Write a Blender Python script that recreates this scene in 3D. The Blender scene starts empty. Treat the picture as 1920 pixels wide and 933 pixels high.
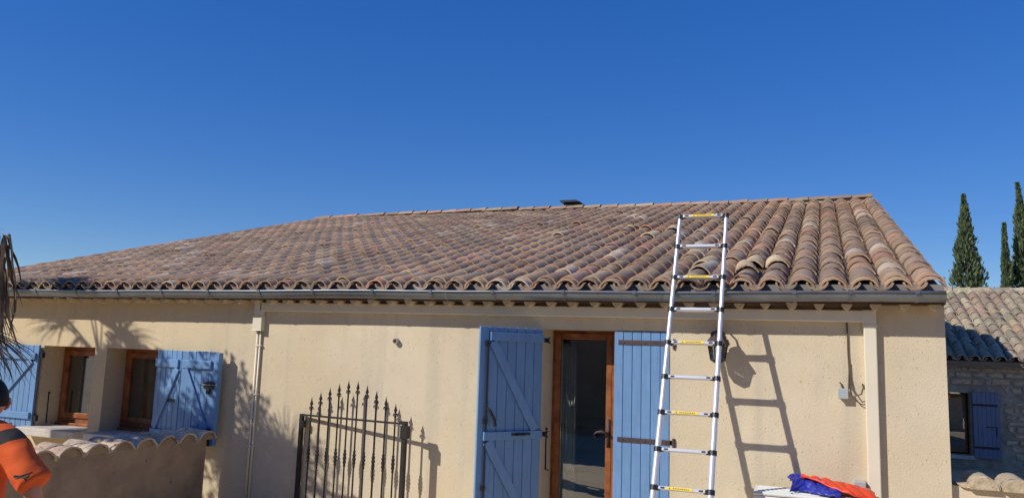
import bpy, math, random
from mathutils import Matrix, Vector
random.seed(7)
EYE = 1.85
sc = bpy.context.scene
C = sc.collection
# ------------------------------------------------------------------ camera
cam = bpy.data.cameras.new('camera'); cam_o = bpy.data.objects.new('camera', cam); C.objects.link(cam_o)
cam.sensor_width = 36.0; cam.lens = 1442.0/1920.0*36.0; cam.clip_end = 3000; cam.clip_start = 0.05
_r = ((0.9331841385, 0.0176678913, 0.3589640778), (0.3579653045, -0.1348043558, -0.9239527187), (0.0320656251, 0.9907147073, -0.1321217787))
cam_o.matrix_world = Matrix.Translation((0, -7, EYE)) @ Matrix(_r).to_4x4()
sc.camera = cam_o
# ------------------------------------------------------------------ sky, sun, exposure
LIGHT = Vector((0.97, 1.0, -1.02)).normalized()
SKYV = 2.4
world = bpy.data.worlds.new('World'); sc.world = world; world.use_nodes = True
nt = world.node_tree; nt.nodes.clear()
sky = nt.nodes.new('ShaderNodeTexSky'); sky.sky_type = 'NISHITA'; sky.sun_disc = False
sky.sun_elevation = math.asin(-LIGHT.z); sky.sun_rotation = math.atan2(-LIGHT.x, -LIGHT.y)
sky.air_density = 1.0; sky.dust_density = 0.0; sky.ozone_density = 4.0; sky.altitude = 1200
sep = nt.nodes.new('ShaderNodeSeparateColor'); sep.mode = 'HSV'; com = nt.nodes.new('ShaderNodeCombineColor'); com.mode = 'HSV'
def wmath(op, v, src):
    q = nt.nodes.new('ShaderNodeMath'); q.operation = op; q.inputs[1].default_value = v; nt.links.new(src, q.inputs[0]); return q.outputs[0]
# photographic tone of a clear deep-blue sky: slightly bluer, more saturated and flatter, the same all round
nt.links.new(sky.outputs['Color'], sep.inputs[0])
nt.links.new(wmath('ADD', .014, sep.outputs[0]), com.inputs[0]); nt.links.new(wmath('MULTIPLY', 1.30, sep.outputs[1]), com.inputs[1])
nt.links.new(wmath('MULTIPLY', SKYV, wmath('POWER', .55, sep.outputs[2])), com.inputs[2])
bg = nt.nodes.new('ShaderNodeBackground'); bg.inputs['Strength'].default_value = 0.10
wo = nt.nodes.new('ShaderNodeOutputWorld')
nt.links.new(com.outputs[0], bg.inputs['Color']); nt.links.new(bg.outputs['Background'], wo.inputs['Surface'])
sun = bpy.data.lights.new('sun', 'SUN'); sun.energy = 4.2; sun.angle = math.radians(0.53); sun.color = (1.0, 0.955, 0.88)
sun_o = bpy.data.objects.new('sun', sun); C.objects.link(sun_o); sun_o.location = (-12, -14, 14)
sun_o.rotation_euler = LIGHT.to_track_quat('-Z', 'Y').to_euler()
vs = sc.view_settings; vs.view_transform = 'Standard'; vs.look = 'None'; vs.exposure = 0.0; vs.gamma = 1.0; vs.use_curve_mapping = False

# ------------------------------------------------------------------ materials
def lin(c):
    return tuple(((v/255)/12.92 if v/255 <= .04045 else ((v/255+.055)/1.055)**2.4) for v in c)
def mat(name, col, rough=.8, var=.12, scale=6, bump=0., bscale=60, metal=0, spec=.5, col2=None, detail=6, spot=None, objcol=False, sheen=0):
    m = bpy.data.materials.new(name); m.use_nodes = True; t = m.node_tree; n = t.nodes; L = t.links
    b = n['Principled BSDF']; b.inputs['Roughness'].default_value = rough; b.inputs['Metallic'].default_value = metal
    b.inputs['Specular IOR Level'].default_value = spec
    tc = n.new('ShaderNodeTexCoord'); oi = n.new('ShaderNodeObjectInfo')
    off = n.new('ShaderNodeVectorMath'); off.operation = 'MULTIPLY_ADD'
    L.new(oi.outputs['Random'], off.inputs[0]); off.inputs[1].default_value = (13, 7, 5); L.new(tc.outputs['Object'], off.inputs[2])
    no = n.new('ShaderNodeTexNoise'); no.inputs['Scale'].default_value = scale; no.inputs['Detail'].default_value = detail; no.inputs['Roughness'].default_value = .62
    L.new(off.outputs[0], no.inputs['Vector'])
    mix = n.new('ShaderNodeMix'); mix.data_type = 'RGBA'
    c2 = col2 or tuple(v*(1-var*2) for v in col)
    mix.inputs[6].default_value = (*[min(1, v*(1+var)) for v in col], 1); mix.inputs[7].default_value = (*c2, 1)
    rmp = n.new('ShaderNodeMapRange'); rmp.inputs[1].default_value = .35; rmp.inputs[2].default_value = .7
    L.new(no.outputs['Fac'], rmp.inputs[0]); L.new(rmp.outputs[0], mix.inputs[0])
    out = mix.outputs[2]
    if spot:
        n2 = n.new('ShaderNodeTexNoise'); n2.inputs['Scale'].default_value = spot[1]; n2.inputs['Detail'].default_value = 4
        L.new(off.outputs[0], n2.inputs['Vector'])
        r2 = n.new('ShaderNodeMapRange'); r2.inputs[1].default_value = spot[2]; r2.inputs[2].default_value = spot[2]+.08; L.new(n2.outputs['Fac'], r2.inputs[0])
        mx = n.new('ShaderNodeMix'); mx.data_type = 'RGBA'; mx.inputs[7].default_value = (*spot[0], 1)
        L.new(r2.outputs[0], mx.inputs[0]); L.new(out, mx.inputs[6]); out = mx.outputs[2]
    if objcol:
        at = n.new('ShaderNodeAttribute'); at.attribute_name = 'Col'
        m1 = n.new('ShaderNodeMix'); m1.data_type = 'RGBA'; m1.blend_type = 'MULTIPLY'; m1.inputs[0].default_value = 1
        m2 = n.new('ShaderNodeMix'); m2.data_type = 'RGBA'; m2.blend_type = 'MULTIPLY'; m2.inputs[0].default_value = 1
        L.new(at.outputs['Color'], m1.inputs[6]); L.new(oi.outputs['Color'], m1.inputs[7])
        L.new(m1.outputs[2], m2.inputs[6]); L.new(out, m2.inputs[7]); out = m2.outputs[2]
    if objcol:
        ge = n.new('ShaderNodeNewGeometry'); pn = n.new('ShaderNodeTexNoise'); pn.inputs['Scale'].default_value = .9; pn.inputs['Detail'].default_value = 5; L.new(ge.outputs['Position'], pn.inputs['Vector'])
        pr = n.new('ShaderNodeMapRange'); pr.inputs[1].default_value = .38; pr.inputs[2].default_value = .66; pr.inputs[3].default_value = .88; pr.inputs[4].default_value = 1.16; L.new(pn.outputs['Fac'], pr.inputs[0])
        m3 = n.new('ShaderNodeVectorMath'); m3.operation = 'SCALE'; L.new(out, m3.inputs[0]); L.new(pr.outputs[0], m3.inputs[3]); out = m3.outputs[0]
    L.new(out, b.inputs['Base Color'])
    if bump:
        nb = n.new('ShaderNodeTexNoise'); nb.inputs['Scale'].default_value = bscale; nb.inputs['Detail'].default_value = 5; L.new(off.outputs[0], nb.inputs['Vector'])
        bp = n.new('ShaderNodeBump'); bp.inputs['Strength'].default_value = bump; bp.inputs['Distance'].default_value = .01
        L.new(nb.outputs['Fac'], bp.inputs['Height']); L.new(bp.outputs['Normal'], b.inputs['Normal'])
    return m
def render_mat():
    # coarse scraped lime render: grain, pits and short tooling scratches, faint weather stains
    m = mat('lime_render', (.675, .572, .40), .92, .05, 1.3, 0)
    t = m.node_tree; n = t.nodes; L = t.links; b = n['Principled BSDF']
    tc = n.new('ShaderNodeTexCoord')
    mp = n.new('ShaderNodeMapping'); mp.inputs['Rotation'].default_value = (0, .5, 0); mp.inputs['Scale'].default_value = (1, 1, .45); L.new(tc.outputs['Object'], mp.inputs['Vector'])
    v = n.new('ShaderNodeTexVoronoi'); v.inputs['Scale'].default_value = 36; v.inputs['Randomness'].default_value = 1; L.new(mp.outputs[0], v.inputs['Vector'])
    g = n.new('ShaderNodeTexNoise'); g.inputs['Scale'].default_value = 5; g.inputs['Detail'].default_value = 3; L.new(tc.outputs['Object'], g.inputs['Vector'])
    gate = n.new('ShaderNodeMapRange'); gate.inputs[1].default_value = .42; gate.inputs[2].default_value = .60; L.new(g.outputs['Fac'], gate.inputs[0])
    pit = n.new('ShaderNodeMapRange'); pit.inputs[1].default_value = .10; pit.inputs[2].default_value = .22; pit.inputs[3].default_value = 1; pit.inputs[4].default_value = 0; L.new(v.outputs['Distance'], pit.inputs[0])
    pm = n.new('ShaderNodeMath'); pm.operation = 'MULTIPLY'; L.new(pit.outputs[0], pm.inputs[0]); L.new(gate.outputs[0], pm.inputs[1])
    fine = n.new('ShaderNodeTexNoise'); fine.inputs['Scale'].default_value = 70; fine.inputs['Detail'].default_value = 4; L.new(tc.outputs['Object'], fine.inputs['Vector'])
    h = n.new('ShaderNodeMath'); h.operation = 'MULTIPLY_ADD'; h.inputs[1].default_value = -1.1; L.new(pm.outputs[0], h.inputs[0]); L.new(fine.outputs['Fac'], h.inputs[2])
    bp = n.new('ShaderNodeBump'); bp.inputs['Strength'].default_value = .32; bp.inputs['Distance'].default_value = .012; L.new(h.outputs[0], bp.inputs['Height']); L.new(bp.outputs['Normal'], b.inputs['Normal'])
    old = b.inputs['Base Color'].links[0].from_socket
    mx = n.new('ShaderNodeMix'); mx.data_type = 'RGBA'; mx.inputs[7].default_value = (*lin((168, 130, 88)), 1)
    f = n.new('ShaderNodeMath'); f.operation = 'MULTIPLY'; f.inputs[1].default_value = .45; L.new(pm.outputs[0], f.inputs[0])
    L.new(f.outputs[0], mx.inputs[0])
    # yellower towards the window end of the house, grey drip streaks and blotches
    def noise(scale, sc3, lo, hi, k):
        q = n.new('ShaderNodeMapping'); q.inputs['Scale'].default_value = sc3; L.new(tc.outputs['Object'], q.inputs['Vector'])
        w = n.new('ShaderNodeTexNoise'); w.inputs['Scale'].default_value = scale; w.inputs['Detail'].default_value = 5; L.new(q.outputs[0], w.inputs['Vector'])
        r = n.new('ShaderNodeMapRange'); r.inputs[1].default_value = lo; r.inputs[2].default_value = hi; r.inputs[4].default_value = k; L.new(w.outputs['Fac'], r.inputs[0]); return r.outputs[0]
    def blend(fac, src, colr):
        w = n.new('ShaderNodeMix'); w.data_type = 'RGBA'; w.inputs[7].default_value = (*colr, 1); L.new(fac, w.inputs[0]); L.new(src, w.inputs[6]); return w.outputs[2]
    sx = n.new('ShaderNodeSeparateXYZ'); L.new(tc.outputs['Object'], sx.inputs[0])
    gx = n.new('ShaderNodeMapRange'); gx.inputs[1].default_value = -4.5; gx.inputs[2].default_value = -9; gx.inputs[4].default_value = .75; L.new(sx.outputs['X'], gx.inputs[0])
    out = blend(gx.outputs[0], old, (.67, .505, .27))
    out = blend(noise(1.1, (1, 1, 1), .45, .68, .55), out, (.63, .50, .31))
    out = blend(noise(4.0, (1.6, 1, .10), .50, .72, .50), out, (.50, .43, .32))
    out = blend(noise(14, (1, 1, 1), .56, .72, .25), out, (.74, .66, .52))
    L.new(out, mx.inputs[6]); L.new(mx.outputs[2], b.inputs['Base Color'])
    return m
M = {}
M['render'] = render_mat()
M['tile'] = mat('clay_tile', (1, 1, 1), .9, .13, 7, .4, 60, objcol=True, spot=((.66, .6, .55), 22, .62))
M['oldtile'] = mat('lichened_tile', (1, 1, 1), .95, .2, 11, .8, 40, objcol=True, spot=((.30, .27, .24), 26, .60))
M['cream'] = mat('cream_plastic', lin((226, 216, 192)), .45, .02, 3)
M['lump'] = mat('cream_lump', lin((206, 184, 150)), .9, .08, 12, .3)
M['soffit'] = mat('soffit', lin((92, 62, 46)), .9, .1, 8)
M['zinc'] = mat('zinc', lin((128, 134, 140)), .38, .12, 4, 0, metal=.55)
M['fascia'] = mat('fascia', lin((134, 126, 118)), .8, .1, 5)
def paint_mat(name, col, worn):
    m = mat(name, col, .5, .06, 5, 0); t = m.node_tree; n = t.nodes; L = t.links; b = n['Principled BSDF']
    tc = n.new('ShaderNodeTexCoord'); oi = n.new('ShaderNodeObjectInfo'); ad = n.new('ShaderNodeVectorMath'); ad.operation = 'MULTIPLY_ADD'; L.new(oi.outputs['Random'], ad.inputs[0]); ad.inputs[1].default_value = (9, 5, 3); L.new(tc.outputs['Object'], ad.inputs[2])
    def noise(sc3, scale, lo, hi, k, det=6):
        q = n.new('ShaderNodeMapping'); q.inputs['Scale'].default_value = sc3; L.new(ad.outputs[0], q.inputs['Vector'])
        w = n.new('ShaderNodeTexNoise'); w.inputs['Scale'].default_value = scale; w.inputs['Detail'].default_value = det; L.new(q.outputs[0], w.inputs['Vector'])
        r = n.new('ShaderNodeMapRange'); r.inputs[1].default_value = lo; r.inputs[2].default_value = hi; r.inputs[4].default_value = k; L.new(w.outputs['Fac'], r.inputs[0]); return r.outputs[0], w.outputs['Fac']
    out = b.inputs['Base Color'].links[0].from_socket
    def blend(fac, src, colr):
        w = n.new('ShaderNodeMix'); w.data_type = 'RGBA'; w.inputs[7].default_value = (*colr, 1); L.new(fac, w.inputs[0]); L.new(src, w.inputs[6]); return w.outputs[2]
    g, gr_ = noise((22, 22, 1.2), 3, .42, .70, .35); out = blend(g, out, tuple(v*1.35+.03 for v in col))
    bo = n.new('ShaderNodeMath'); bo.operation = 'MULTIPLY'; bo.inputs[1].default_value = .28; L.new(oi.outputs['Random'], bo.inputs[0]); out = blend(bo.outputs[0], out, tuple(v*.78 for v in col))
    c, _ = noise((1, 1, .6), 24, .66, .70, worn); out = blend(c, out, (.30, .27, .24))
    d, _ = noise((1, 1, .35), 5, .5, .8, .3); out = blend(d, out, tuple(v*.7+.02 for v in col))
    L.new(out, b.inputs['Base Color'])
    bp = n.new('ShaderNodeBump'); bp.inputs['Strength'].default_value = .25; bp.inputs['Distance'].default_value = .004; L.new(gr_, bp.inputs['Height']); L.new(bp.outputs['Normal'], b.inputs['Normal'])
    return m
M['blue'] = paint_mat('blue_paint', (.145, .285, .50), .5)
M['wood'] = mat('stained_wood', lin((158, 96, 52)), .4, .14, 9, .05, 80, col2=lin((110, 58, 30)))
M['iron'] = mat('black_iron', lin((38, 35, 35)), .5, .15, 20)
M['rust_iron'] = mat('rusty_iron', lin((78, 62, 62)), .6, .2, 14)
M['alu'] = mat('aluminium', lin((222, 223, 226)), .32, .03, 5, metal=.35)
M['blackplastic'] = mat('black_plastic', lin((34, 34, 38)), .5, .05, 9)
M['yellow'] = mat('yellow_label', lin((250, 214, 40)), .5, .02, 9)
M['stone'] = mat('sill_stone', lin((205, 196, 182)), .9, .08, 7, .3, 40)
M['mortar'] = mat('mortar', lin((190, 172, 142)), .95, .2, 18, .7, 45, spot=((.25, .22, .18), 30, .66))
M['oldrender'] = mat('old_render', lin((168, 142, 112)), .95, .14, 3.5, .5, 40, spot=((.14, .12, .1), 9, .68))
M['rubble'] = mat('rubble', lin((168, 156, 138)), .95, .2, 6, .7, 30)
M['stonebit'] = mat('wall_stone', lin((200, 178, 146)), .95, .2, 9, .6, 25)
M['ground'] = mat('dry_ground', lin((186, 164, 130)), .95, .15, .8, .4, 12)
M['paving'] = mat('paving', lin((222, 200, 164)), .9, .1, 1.2, .2, 20)
M['white'] = mat('white_metal', lin((222, 222, 216)), .45, .03, 6)
M['greybox'] = mat('grey_plastic', lin((172, 178, 178)), .5, .03, 6)
M['greypvc'] = mat('grey_pvc', lin((170, 166, 160)), .5, .05, 6)
M['cable'] = mat('cable', lin((92, 74, 54)), .6, .05, 9)
M['curtain'] = mat('curtain_cloth', lin((212, 208, 196)), .9, .06, 4)
M['oldblue'] = paint_mat('old_blue_paint', lin((112, 124, 150)), .6)
M['dark'] = mat('dark_metal', lin((26, 28, 36)), .5, .1, 8)
M['trunk'] = mat('bark', lin((120, 96, 72)), .95, .25, 12, .8, 25)
M['straw'] = mat('dry_frond', lin((150, 124, 92)), .8, .3, 5, col2=lin((92, 78, 58)))
M['frond'] = mat('green_frond', lin((66, 74, 44)), .7, .3, 5)
M['cypress'] = mat('cypress_leaf', lin((88, 102, 66)), .8, .3, 1.8, col2=lin((44, 58, 40)))
M['leaf'] = mat('leaf', lin((64, 84, 44)), .7, .3, 3)
M['bluecloth'] = mat('blue_nylon', lin((38, 48, 150)), .42, .12, 8, .1, 40)
M['orangecloth'] = mat('orange_nylon', lin((216, 66, 34)), .42, .08, 8, .1, 40)
M['skin'] = mat('skin', lin((190, 130, 104)), .6, .06, 12)
M['hair'] = mat('hair', lin((30, 24, 22)), .8, .2, 60, .5, 120)
M['jeans'] = mat('denim', lin((50, 56, 76)), .9, .12, 20)
M['shoe'] = mat('shoe', lin((40, 38, 36)), .7)
M['logo'] = mat('logo_print', lin((24, 22, 22)), .7)
def shirt_mat():
    m = mat('orange_shirt', lin((226, 92, 30)), .85, .08, 6, .12, 30)
    t = m.node_tree; n = t.nodes; L = t.links; b = n['Principled BSDF']
    tc = n.new('ShaderNodeTexCoord'); sx = n.new('ShaderNodeSeparateXYZ'); L.new(tc.outputs['Object'], sx.inputs[0])
    # printed yoke band: dark panel across the shoulders (garment pattern, in the garment's own coordinates)
    d = n.new('ShaderNodeMath'); d.operation = 'MULTIPLY_ADD'; d.inputs[1].default_value = -.54; L.new(sx.outputs['X'], d.inputs[0]); L.new(sx.outputs['Z'], d.inputs[2])
    def band(lo, hi):
        a = n.new('ShaderNodeMath'); a.operation = 'GREATER_THAN'; a.inputs[1].default_value = lo; L.new(d.outputs[0], a.inputs[0])
        c = n.new('ShaderNodeMath'); c.operation = 'LESS_THAN'; c.inputs[1].default_value = hi; L.new(d.outputs[0], c.inputs[0])
        k = n.new('ShaderNodeMath'); k.operation = 'MULTIPLY'; L.new(a.outputs[0], k.inputs[0]); L.new(c.outputs[0], k.inputs[1]); return k
    k = band(1.165+.54*4.10, 1.25+.54*4.10)
    old = b.inputs['Base Color'].links[0].from_socket
    mx = n.new('ShaderNodeMix'); mx.data_type = 'RGBA'; mx.inputs[7].default_value = (*lin((48, 44, 44)), 1)
    L.new(k.outputs[0], mx.inputs[0]); L.new(old, mx.inputs[6]); L.new(mx.outputs[2], b.inputs['Base Color'])
    return m
M['shirt'] = shirt_mat()
def glass_mat():
    m = bpy.data.materials.new('window_glass'); m.use_nodes = True; t = m.node_tree; n = t.nodes; n.clear()
    o = n.new('ShaderNodeOutputMaterial'); mx = n.new('ShaderNodeMixShader'); tr = n.new('ShaderNodeBsdfTransparent'); gl = n.new('ShaderNodeBsdfGlossy')
    tr.inputs['Color'].default_value = (.82, .86, .84, 1); gl.inputs['Roughness'].default_value = .0
    lw = n.new('ShaderNodeLayerWeight'); lw.inputs['Blend'].default_value = .28
    mr = n.new('ShaderNodeMapRange'); mr.inputs[3].default_value = .17; mr.inputs[4].default_value = .9
    t.links.new(lw.outputs['Fresnel'], mr.inputs[0]); t.links.new(mr.outputs[0], mx.inputs[0])
    t.links.new(tr.outputs[0], mx.inputs[1]); t.links.new(gl.outputs[0], mx.inputs[2]); t.links.new(mx.outputs[0], o.inputs['Surface'])
    return m
M['glass'] = glass_mat()
M['frost'] = mat('lantern_glass', lin((205, 205, 190)), .3, .03, 5)

# ------------------------------------------------------------------ mesh helpers
class MB:
    def __init__(s): s.v = []; s.f = []; s.c = []
    def add(s, vs_, fs, col=None):
        b = len(s.v); s.v += [tuple(p) for p in vs_]
        for f in fs: s.f.append(tuple(i+b for i in f)); s.c.append(col)
    def box(s, x0, x1, y0, y1, z0, z1, m=None):
        p = [(x, y, z) for z in (z0, z1) for y in (y0, y1) for x in (x0, x1)]
        if m: p = [m @ Vector(q) for q in p]
        s.add(p, [(0, 2, 3, 1), (4, 5, 7, 6), (0, 1, 5, 4), (2, 6, 7, 3), (0, 4, 6, 2), (1, 3, 7, 5)]); return s
    def tube(s, pts, r, n=8, caps=True):
        pts = [Vector(p) for p in pts]; rs = r if isinstance(r, (list, tuple)) else [r]*len(pts)
        rings = []; up = None
        for i, p in enumerate(pts):
            d = (pts[min(i+1, len(pts)-1)] - pts[max(i-1, 0)]).normalized()
            if up is None: up = Vector((0, 0, 1)) if abs(d.z) < .9 else Vector((1, 0, 0))
            a = d.cross(up).normalized(); b = a.cross(d).normalized(); up = b
            rings.append([p + (a*math.cos(2*math.pi*k/n) + b*math.sin(2*math.pi*k/n))*rs[i] for k in range(n)])
        vs_ = [q for rg in rings for q in rg]; fs = []
        for i in range(len(rings)-1):
            for k in range(n):
                k2 = (k+1) % n; fs.append((i*n+k, i*n+k2, (i+1)*n+k2, (i+1)*n+k))
        if caps: fs.append(tuple(range(n-1, -1, -1))); fs.append(tuple((len(rings)-1)*n+k for k in range(n)))
        s.add(vs_, fs); return s
    def lathe(s, prof, o, n=8, rot=0):
        o = Vector(o); vs_ = []; fs = []
        for (r, z) in prof:
            for k in range(n):
                a = 2*math.pi*k/n+rot; vs_.append(o+Vector((r*math.cos(a), r*math.sin(a), z)))
        for i in range(len(prof)-1):
            for k in range(n):
                k2 = (k+1) % n; fs.append((i*n+k, i*n+k2, (i+1)*n+k2, (i+1)*n+k))
        fs.append(tuple(range(n-1, -1, -1))); fs.append(tuple((len(prof)-1)*n+k for k in range(n)))
        s.add(vs_, fs); return s
    def prism(s, poly, ax, a0, a1):
        # poly in the two other axes, extruded along axis ax ('x','y','z')
        n = len(poly)
        def P(u, v, a): return {'x': (a, u, v), 'y': (u, a, v), 'z': (u, v, a)}[ax]
        vs_ = [P(u, v, a0) for u, v in poly]+[P(u, v, a1) for u, v in poly]
        fs = [tuple(range(n)), tuple(range(2*n-1, n-1, -1))]+[(i, i+n, (i+1) % n+n, (i+1) % n) for i in range(n)]
        s.add(vs_, fs); return s
    def mesh(s, name, smooth=False):
        me = bpy.data.meshes.new(name); me.from_pydata(s.v, [], s.f); me.validate()
        if any(c is not None for c in s.c):
            at = me.attributes.new('Col', 'FLOAT_COLOR', 'CORNER'); i = 0; d = []
            for p, c in zip(me.polygons, s.c):
                for _ in range(p.loop_total): d += [*(c or (1, 1, 1)), 1.0]
            at.data.foreach_set('color', d)
        import bmesh as _b
        bm = _b.new(); bm.from_mesh(me); _b.ops.recalc_face_normals(bm, faces=bm.faces); bm.to_mesh(me); bm.free()
        if smooth:
            for p in me.polygons: p.use_smooth = True
        me.update(); return me
WM = {}
def link(name, data, parent=None, m=None, material=None):
    o = bpy.data.objects.new(name, data); C.objects.link(o)
    m = m or Matrix.Identity(4); WM[o.name] = m.copy()
    o.matrix_basis = m
    if parent is not None:
        o.parent = parent; o.matrix_parent_inverse = WM[parent.name].inverted()
    if material is not None and data is not None and not data.materials: data.materials.append(material)
    return o
def part(name, mb, material, parent=None, smooth=False, bevel=0, m=None, auto=False):
    o = link(name, mb.mesh(name, smooth), parent, m, material)
    if bevel:
        b = o.modifiers.new('bevel', 'BEVEL'); b.width = bevel; b.segments = 2; b.limit_method = 'ANGLE'; b.angle_limit = math.radians(50)
    if auto: edge(o)
    return o
def edge(o):
    for p in o.data.polygons: p.use_smooth = True
    try: o.data.set_sharp_from_angle(angle=math.radians(40))
    except Exception: pass
def thing(name, label, cat, loc, group=None):
    o = link(name, None, None, Matrix.Translation(loc)); o.empty_display_size = .2
    return tag(o, label, cat, group)
def tag(o, label, cat, group=None):
    o['label'] = label; o['category'] = cat
    if group: o['group'] = group
    return o
def struct(o): o['kind'] = 'structure'; return o
def frame(o, ux, uy, uz):
    return Matrix(((ux[0], uy[0], uz[0], o[0]), (ux[1], uy[1], uz[1], o[1]), (ux[2], uy[2], uz[2], o[2]), (0, 0, 0, 1)))
Z = EYE
# ------------------------------------------------------------------ ground
g = MB(); g.add([(-900, -900, 0), (900, -900, 0), (900, 900, 0), (-900, 900, 0)], [(0, 1, 2, 3)]); struct(part('ground', g, M['ground']))
g = MB(); g.box(-14, 6, -9.9, -.02, -.1, .004); struct(part('terrace', g, M['paving']))

# ------------------------------------------------------------------ house shell
house = thing('farmhouse', 'long low cream rendered farmhouse with blue shutters under a clay tile roof', 'house', (-5, 0, 0))
XL, XR = -11.0, 1.012
def holed_wall(x0, x1, z0, z1, y0, y1, holes):
    xs = sorted({x0, x1, *[h[i] for h in holes for i in (0, 1)]}); zs = sorted({z0, z1, *[h[i] for h in holes for i in (2, 3)]})
    def solid(i, k):
        if i < 0 or k < 0 or i >= len(xs)-1 or k >= len(zs)-1: return False
        cx, cz = (xs[i]+xs[i+1])/2, (zs[k]+zs[k+1])/2
        return not any(h[0] < cx < h[1] and h[2] < cz < h[3] for h in holes)
    b = MB()
    for i in range(len(xs)-1):
        for k in range(len(zs)-1):
            if not solid(i, k): continue
            a, c, d, e = xs[i], xs[i+1], zs[k], zs[k+1]
            b.add([(a, y0, d), (c, y0, d), (c, y0, e), (a, y0, e)], [(0, 1, 2, 3)]); b.add([(a, y1, d), (c, y1, d), (c, y1, e), (a, y1, e)], [(3, 2, 1, 0)])
            if not solid(i-1, k): b.add([(a, y0, d), (a, y0, e), (a, y1, e), (a, y1, d)], [(0, 1, 2, 3)])
            if not solid(i+1, k): b.add([(c, y0, d), (c, y1, d), (c, y1, e), (c, y0, e)], [(0, 1, 2, 3)])
            if not solid(i, k-1): b.add([(a, y0, d), (a, y1, d), (c, y1, d), (c, y0, d)], [(0, 1, 2, 3)])
            if not solid(i, k+1): b.add([(a, y0, e), (c, y0, e), (c, y1, e), (a, y1, e)], [(0, 1, 2, 3)])
    return b
DX0, DX1, DZ1 = -2.376, -1.168, Z+.226
W1 = (-8.985, -8.115, Z-1.10, Z-.112); W2 = (-7.925, -7.075, Z-1.10, Z-.112)
wallm = holed_wall(XL, XR, 0, Z+.50, 0, .45, [(DX0, DX1, 0, DZ1), W1, W2])
# weld + keep the facade as one part
fw = part('facade_wall', wallm, M['render'], house)
A = math.radians(15.62); CA, SA = math.cos(A), math.sin(A)
EY, EZ = -.22, Z+.564           # eave line of the tile bed
SL = 8.62                        # slope length
RY, RZ = EY+SL*CA, EZ+SL*SA
def roofz(y): return EZ+(y-EY)*SA/CA if y < RY else RZ-(y-RY)*SA/CA
b = MB()
yb = 2*RY-.2
for x0, x1 in ((XR-.4, XR-.002), (XL+.002, XL+.4)):
    b.prism([(.45, 0), (yb, 0), (yb, roofz(yb)-.07), (RY, RZ-.07), (.45, roofz(.45)-.07)], 'x', x0, x1)
b.box(XL+.4, XR-.4, yb-.4, yb-.01, 0, roofz(yb)-.08)
part('gable_wall', b, M['render'], house)

# ------------------------------------------------------------------ roof: deck, tiles
roof_b = MB(); t_ = .05
roof_b.prism([(EY+.10, roofz(EY+.10)-.012), (RY, RZ-.012), (2*RY+.2, roofz(2*RY+.2)-.012), (2*RY+.2, roofz(2*RY+.2)-.06), (RY, RZ-.06), (EY+.10, roofz(EY+.10)-.06)], 'x', -11.0, 1.0)
roof = part('roof', roof_b, M['fascia'], house)
def tile_mesh(name, w0, w1, h0, h1, L, up=1, raise_=.015, th=.015, n=8, seed=0, rim=(1.32, 1.26, 1.2)):
    rnd = random.Random(seed); b = MB()
    rings = []
    for (y, w, h, rz) in ((0, w0, h0, raise_), (L, w1, h1, 0)):
        R_ = (w*w/8+h*h/2)/h; a = math.asin(min(1, (w/2)/R_)); 
        if h > w/2: a = math.pi-a
        o, i_ = [], []
        for k in range(n+1):
            t = -a+2*a*k/n; wob = rnd.uniform(-.0025, .0025); yy = y+(rnd.uniform(-.006, .006) if y == 0 else 0)
            x, z = math.sin(t), math.cos(t)
            z0 = R_-h
            o.append((x*R_+wob, yy, (z*R_-z0)*up+rz+(0 if up > 0 else h*1.0)+wob)); 
            ri = R_-th if up > 0 else R_-th
            i_.append((x*ri+wob, yy, (z*ri-z0)*up+rz+(0 if up > 0 else h)+wob))
        rings.append((o, i_))
    m_ = n+1; v = rings[0][0]+rings[0][1]+rings[1][0]+rings[1][1]
    b.v = v
    def F(f, c): b.f.append(f); b.c.append(c)
    for k in range(n):
        F((k, k+1, 2*m_+k+1, 2*m_+k), (1, 1, 1)); F((m_+k, 3*m_+k, 3*m_+k+1, m_+k+1), (.9, .9, .9)); F((k, m_+k, m_+k+1, k+1), rim)
        F((2*m_+k, 2*m_+k+1, 3*m_+k+1, 3*m_+k), (1, 1, 1))
    F((0, 2*m_, 3*m_, m_), (1, 1, 1)); F((n, m_+n, 3*m_+n, 2*m_+n), (1, 1, 1))
    me = b.mesh(name); me.materials.append(M['tile'])
    for p in me.polygons: p.use_smooth = True
    me.set_sharp_from_angle(angle=math.radians(45))
    return me, (b.v, b.f, b.c)
COVER = [tile_mesh('roof_tile', .222+random.uniform(-.006, .006), .188, .082+random.uniform(-.003, .003), .070, .45, seed=k) for k in range(8)]
CHAN = [tile_mesh('channel_tile', .17, .205, .060, .068, .45, up=-1, seed=40+k) for k in range(4)]
PAL = [tuple(v*k for v, k in zip(lin(c), (1.36, 1.48, 1.28))) for c in ((146, 116, 98), (128, 104, 92), (160, 130, 106), (150, 108, 88), (116, 96, 88), (138, 112, 100), (168, 140, 116), (132, 100, 84), (158, 118, 96), (122, 106, 98), (152, 124, 108))]
def tcol():
    c = random.choice(PAL); k = random.uniform(.92, 1.10); c = tuple(v*.55+w*.45 for v, w in zip(c, (.39, .275, .19)))
    if random.random() < .035: c = lin((178, 138, 116))
    if random.random() < .03: c = lin((196, 178, 156))
    return tuple(min(1, v*k) for v in c)
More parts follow.
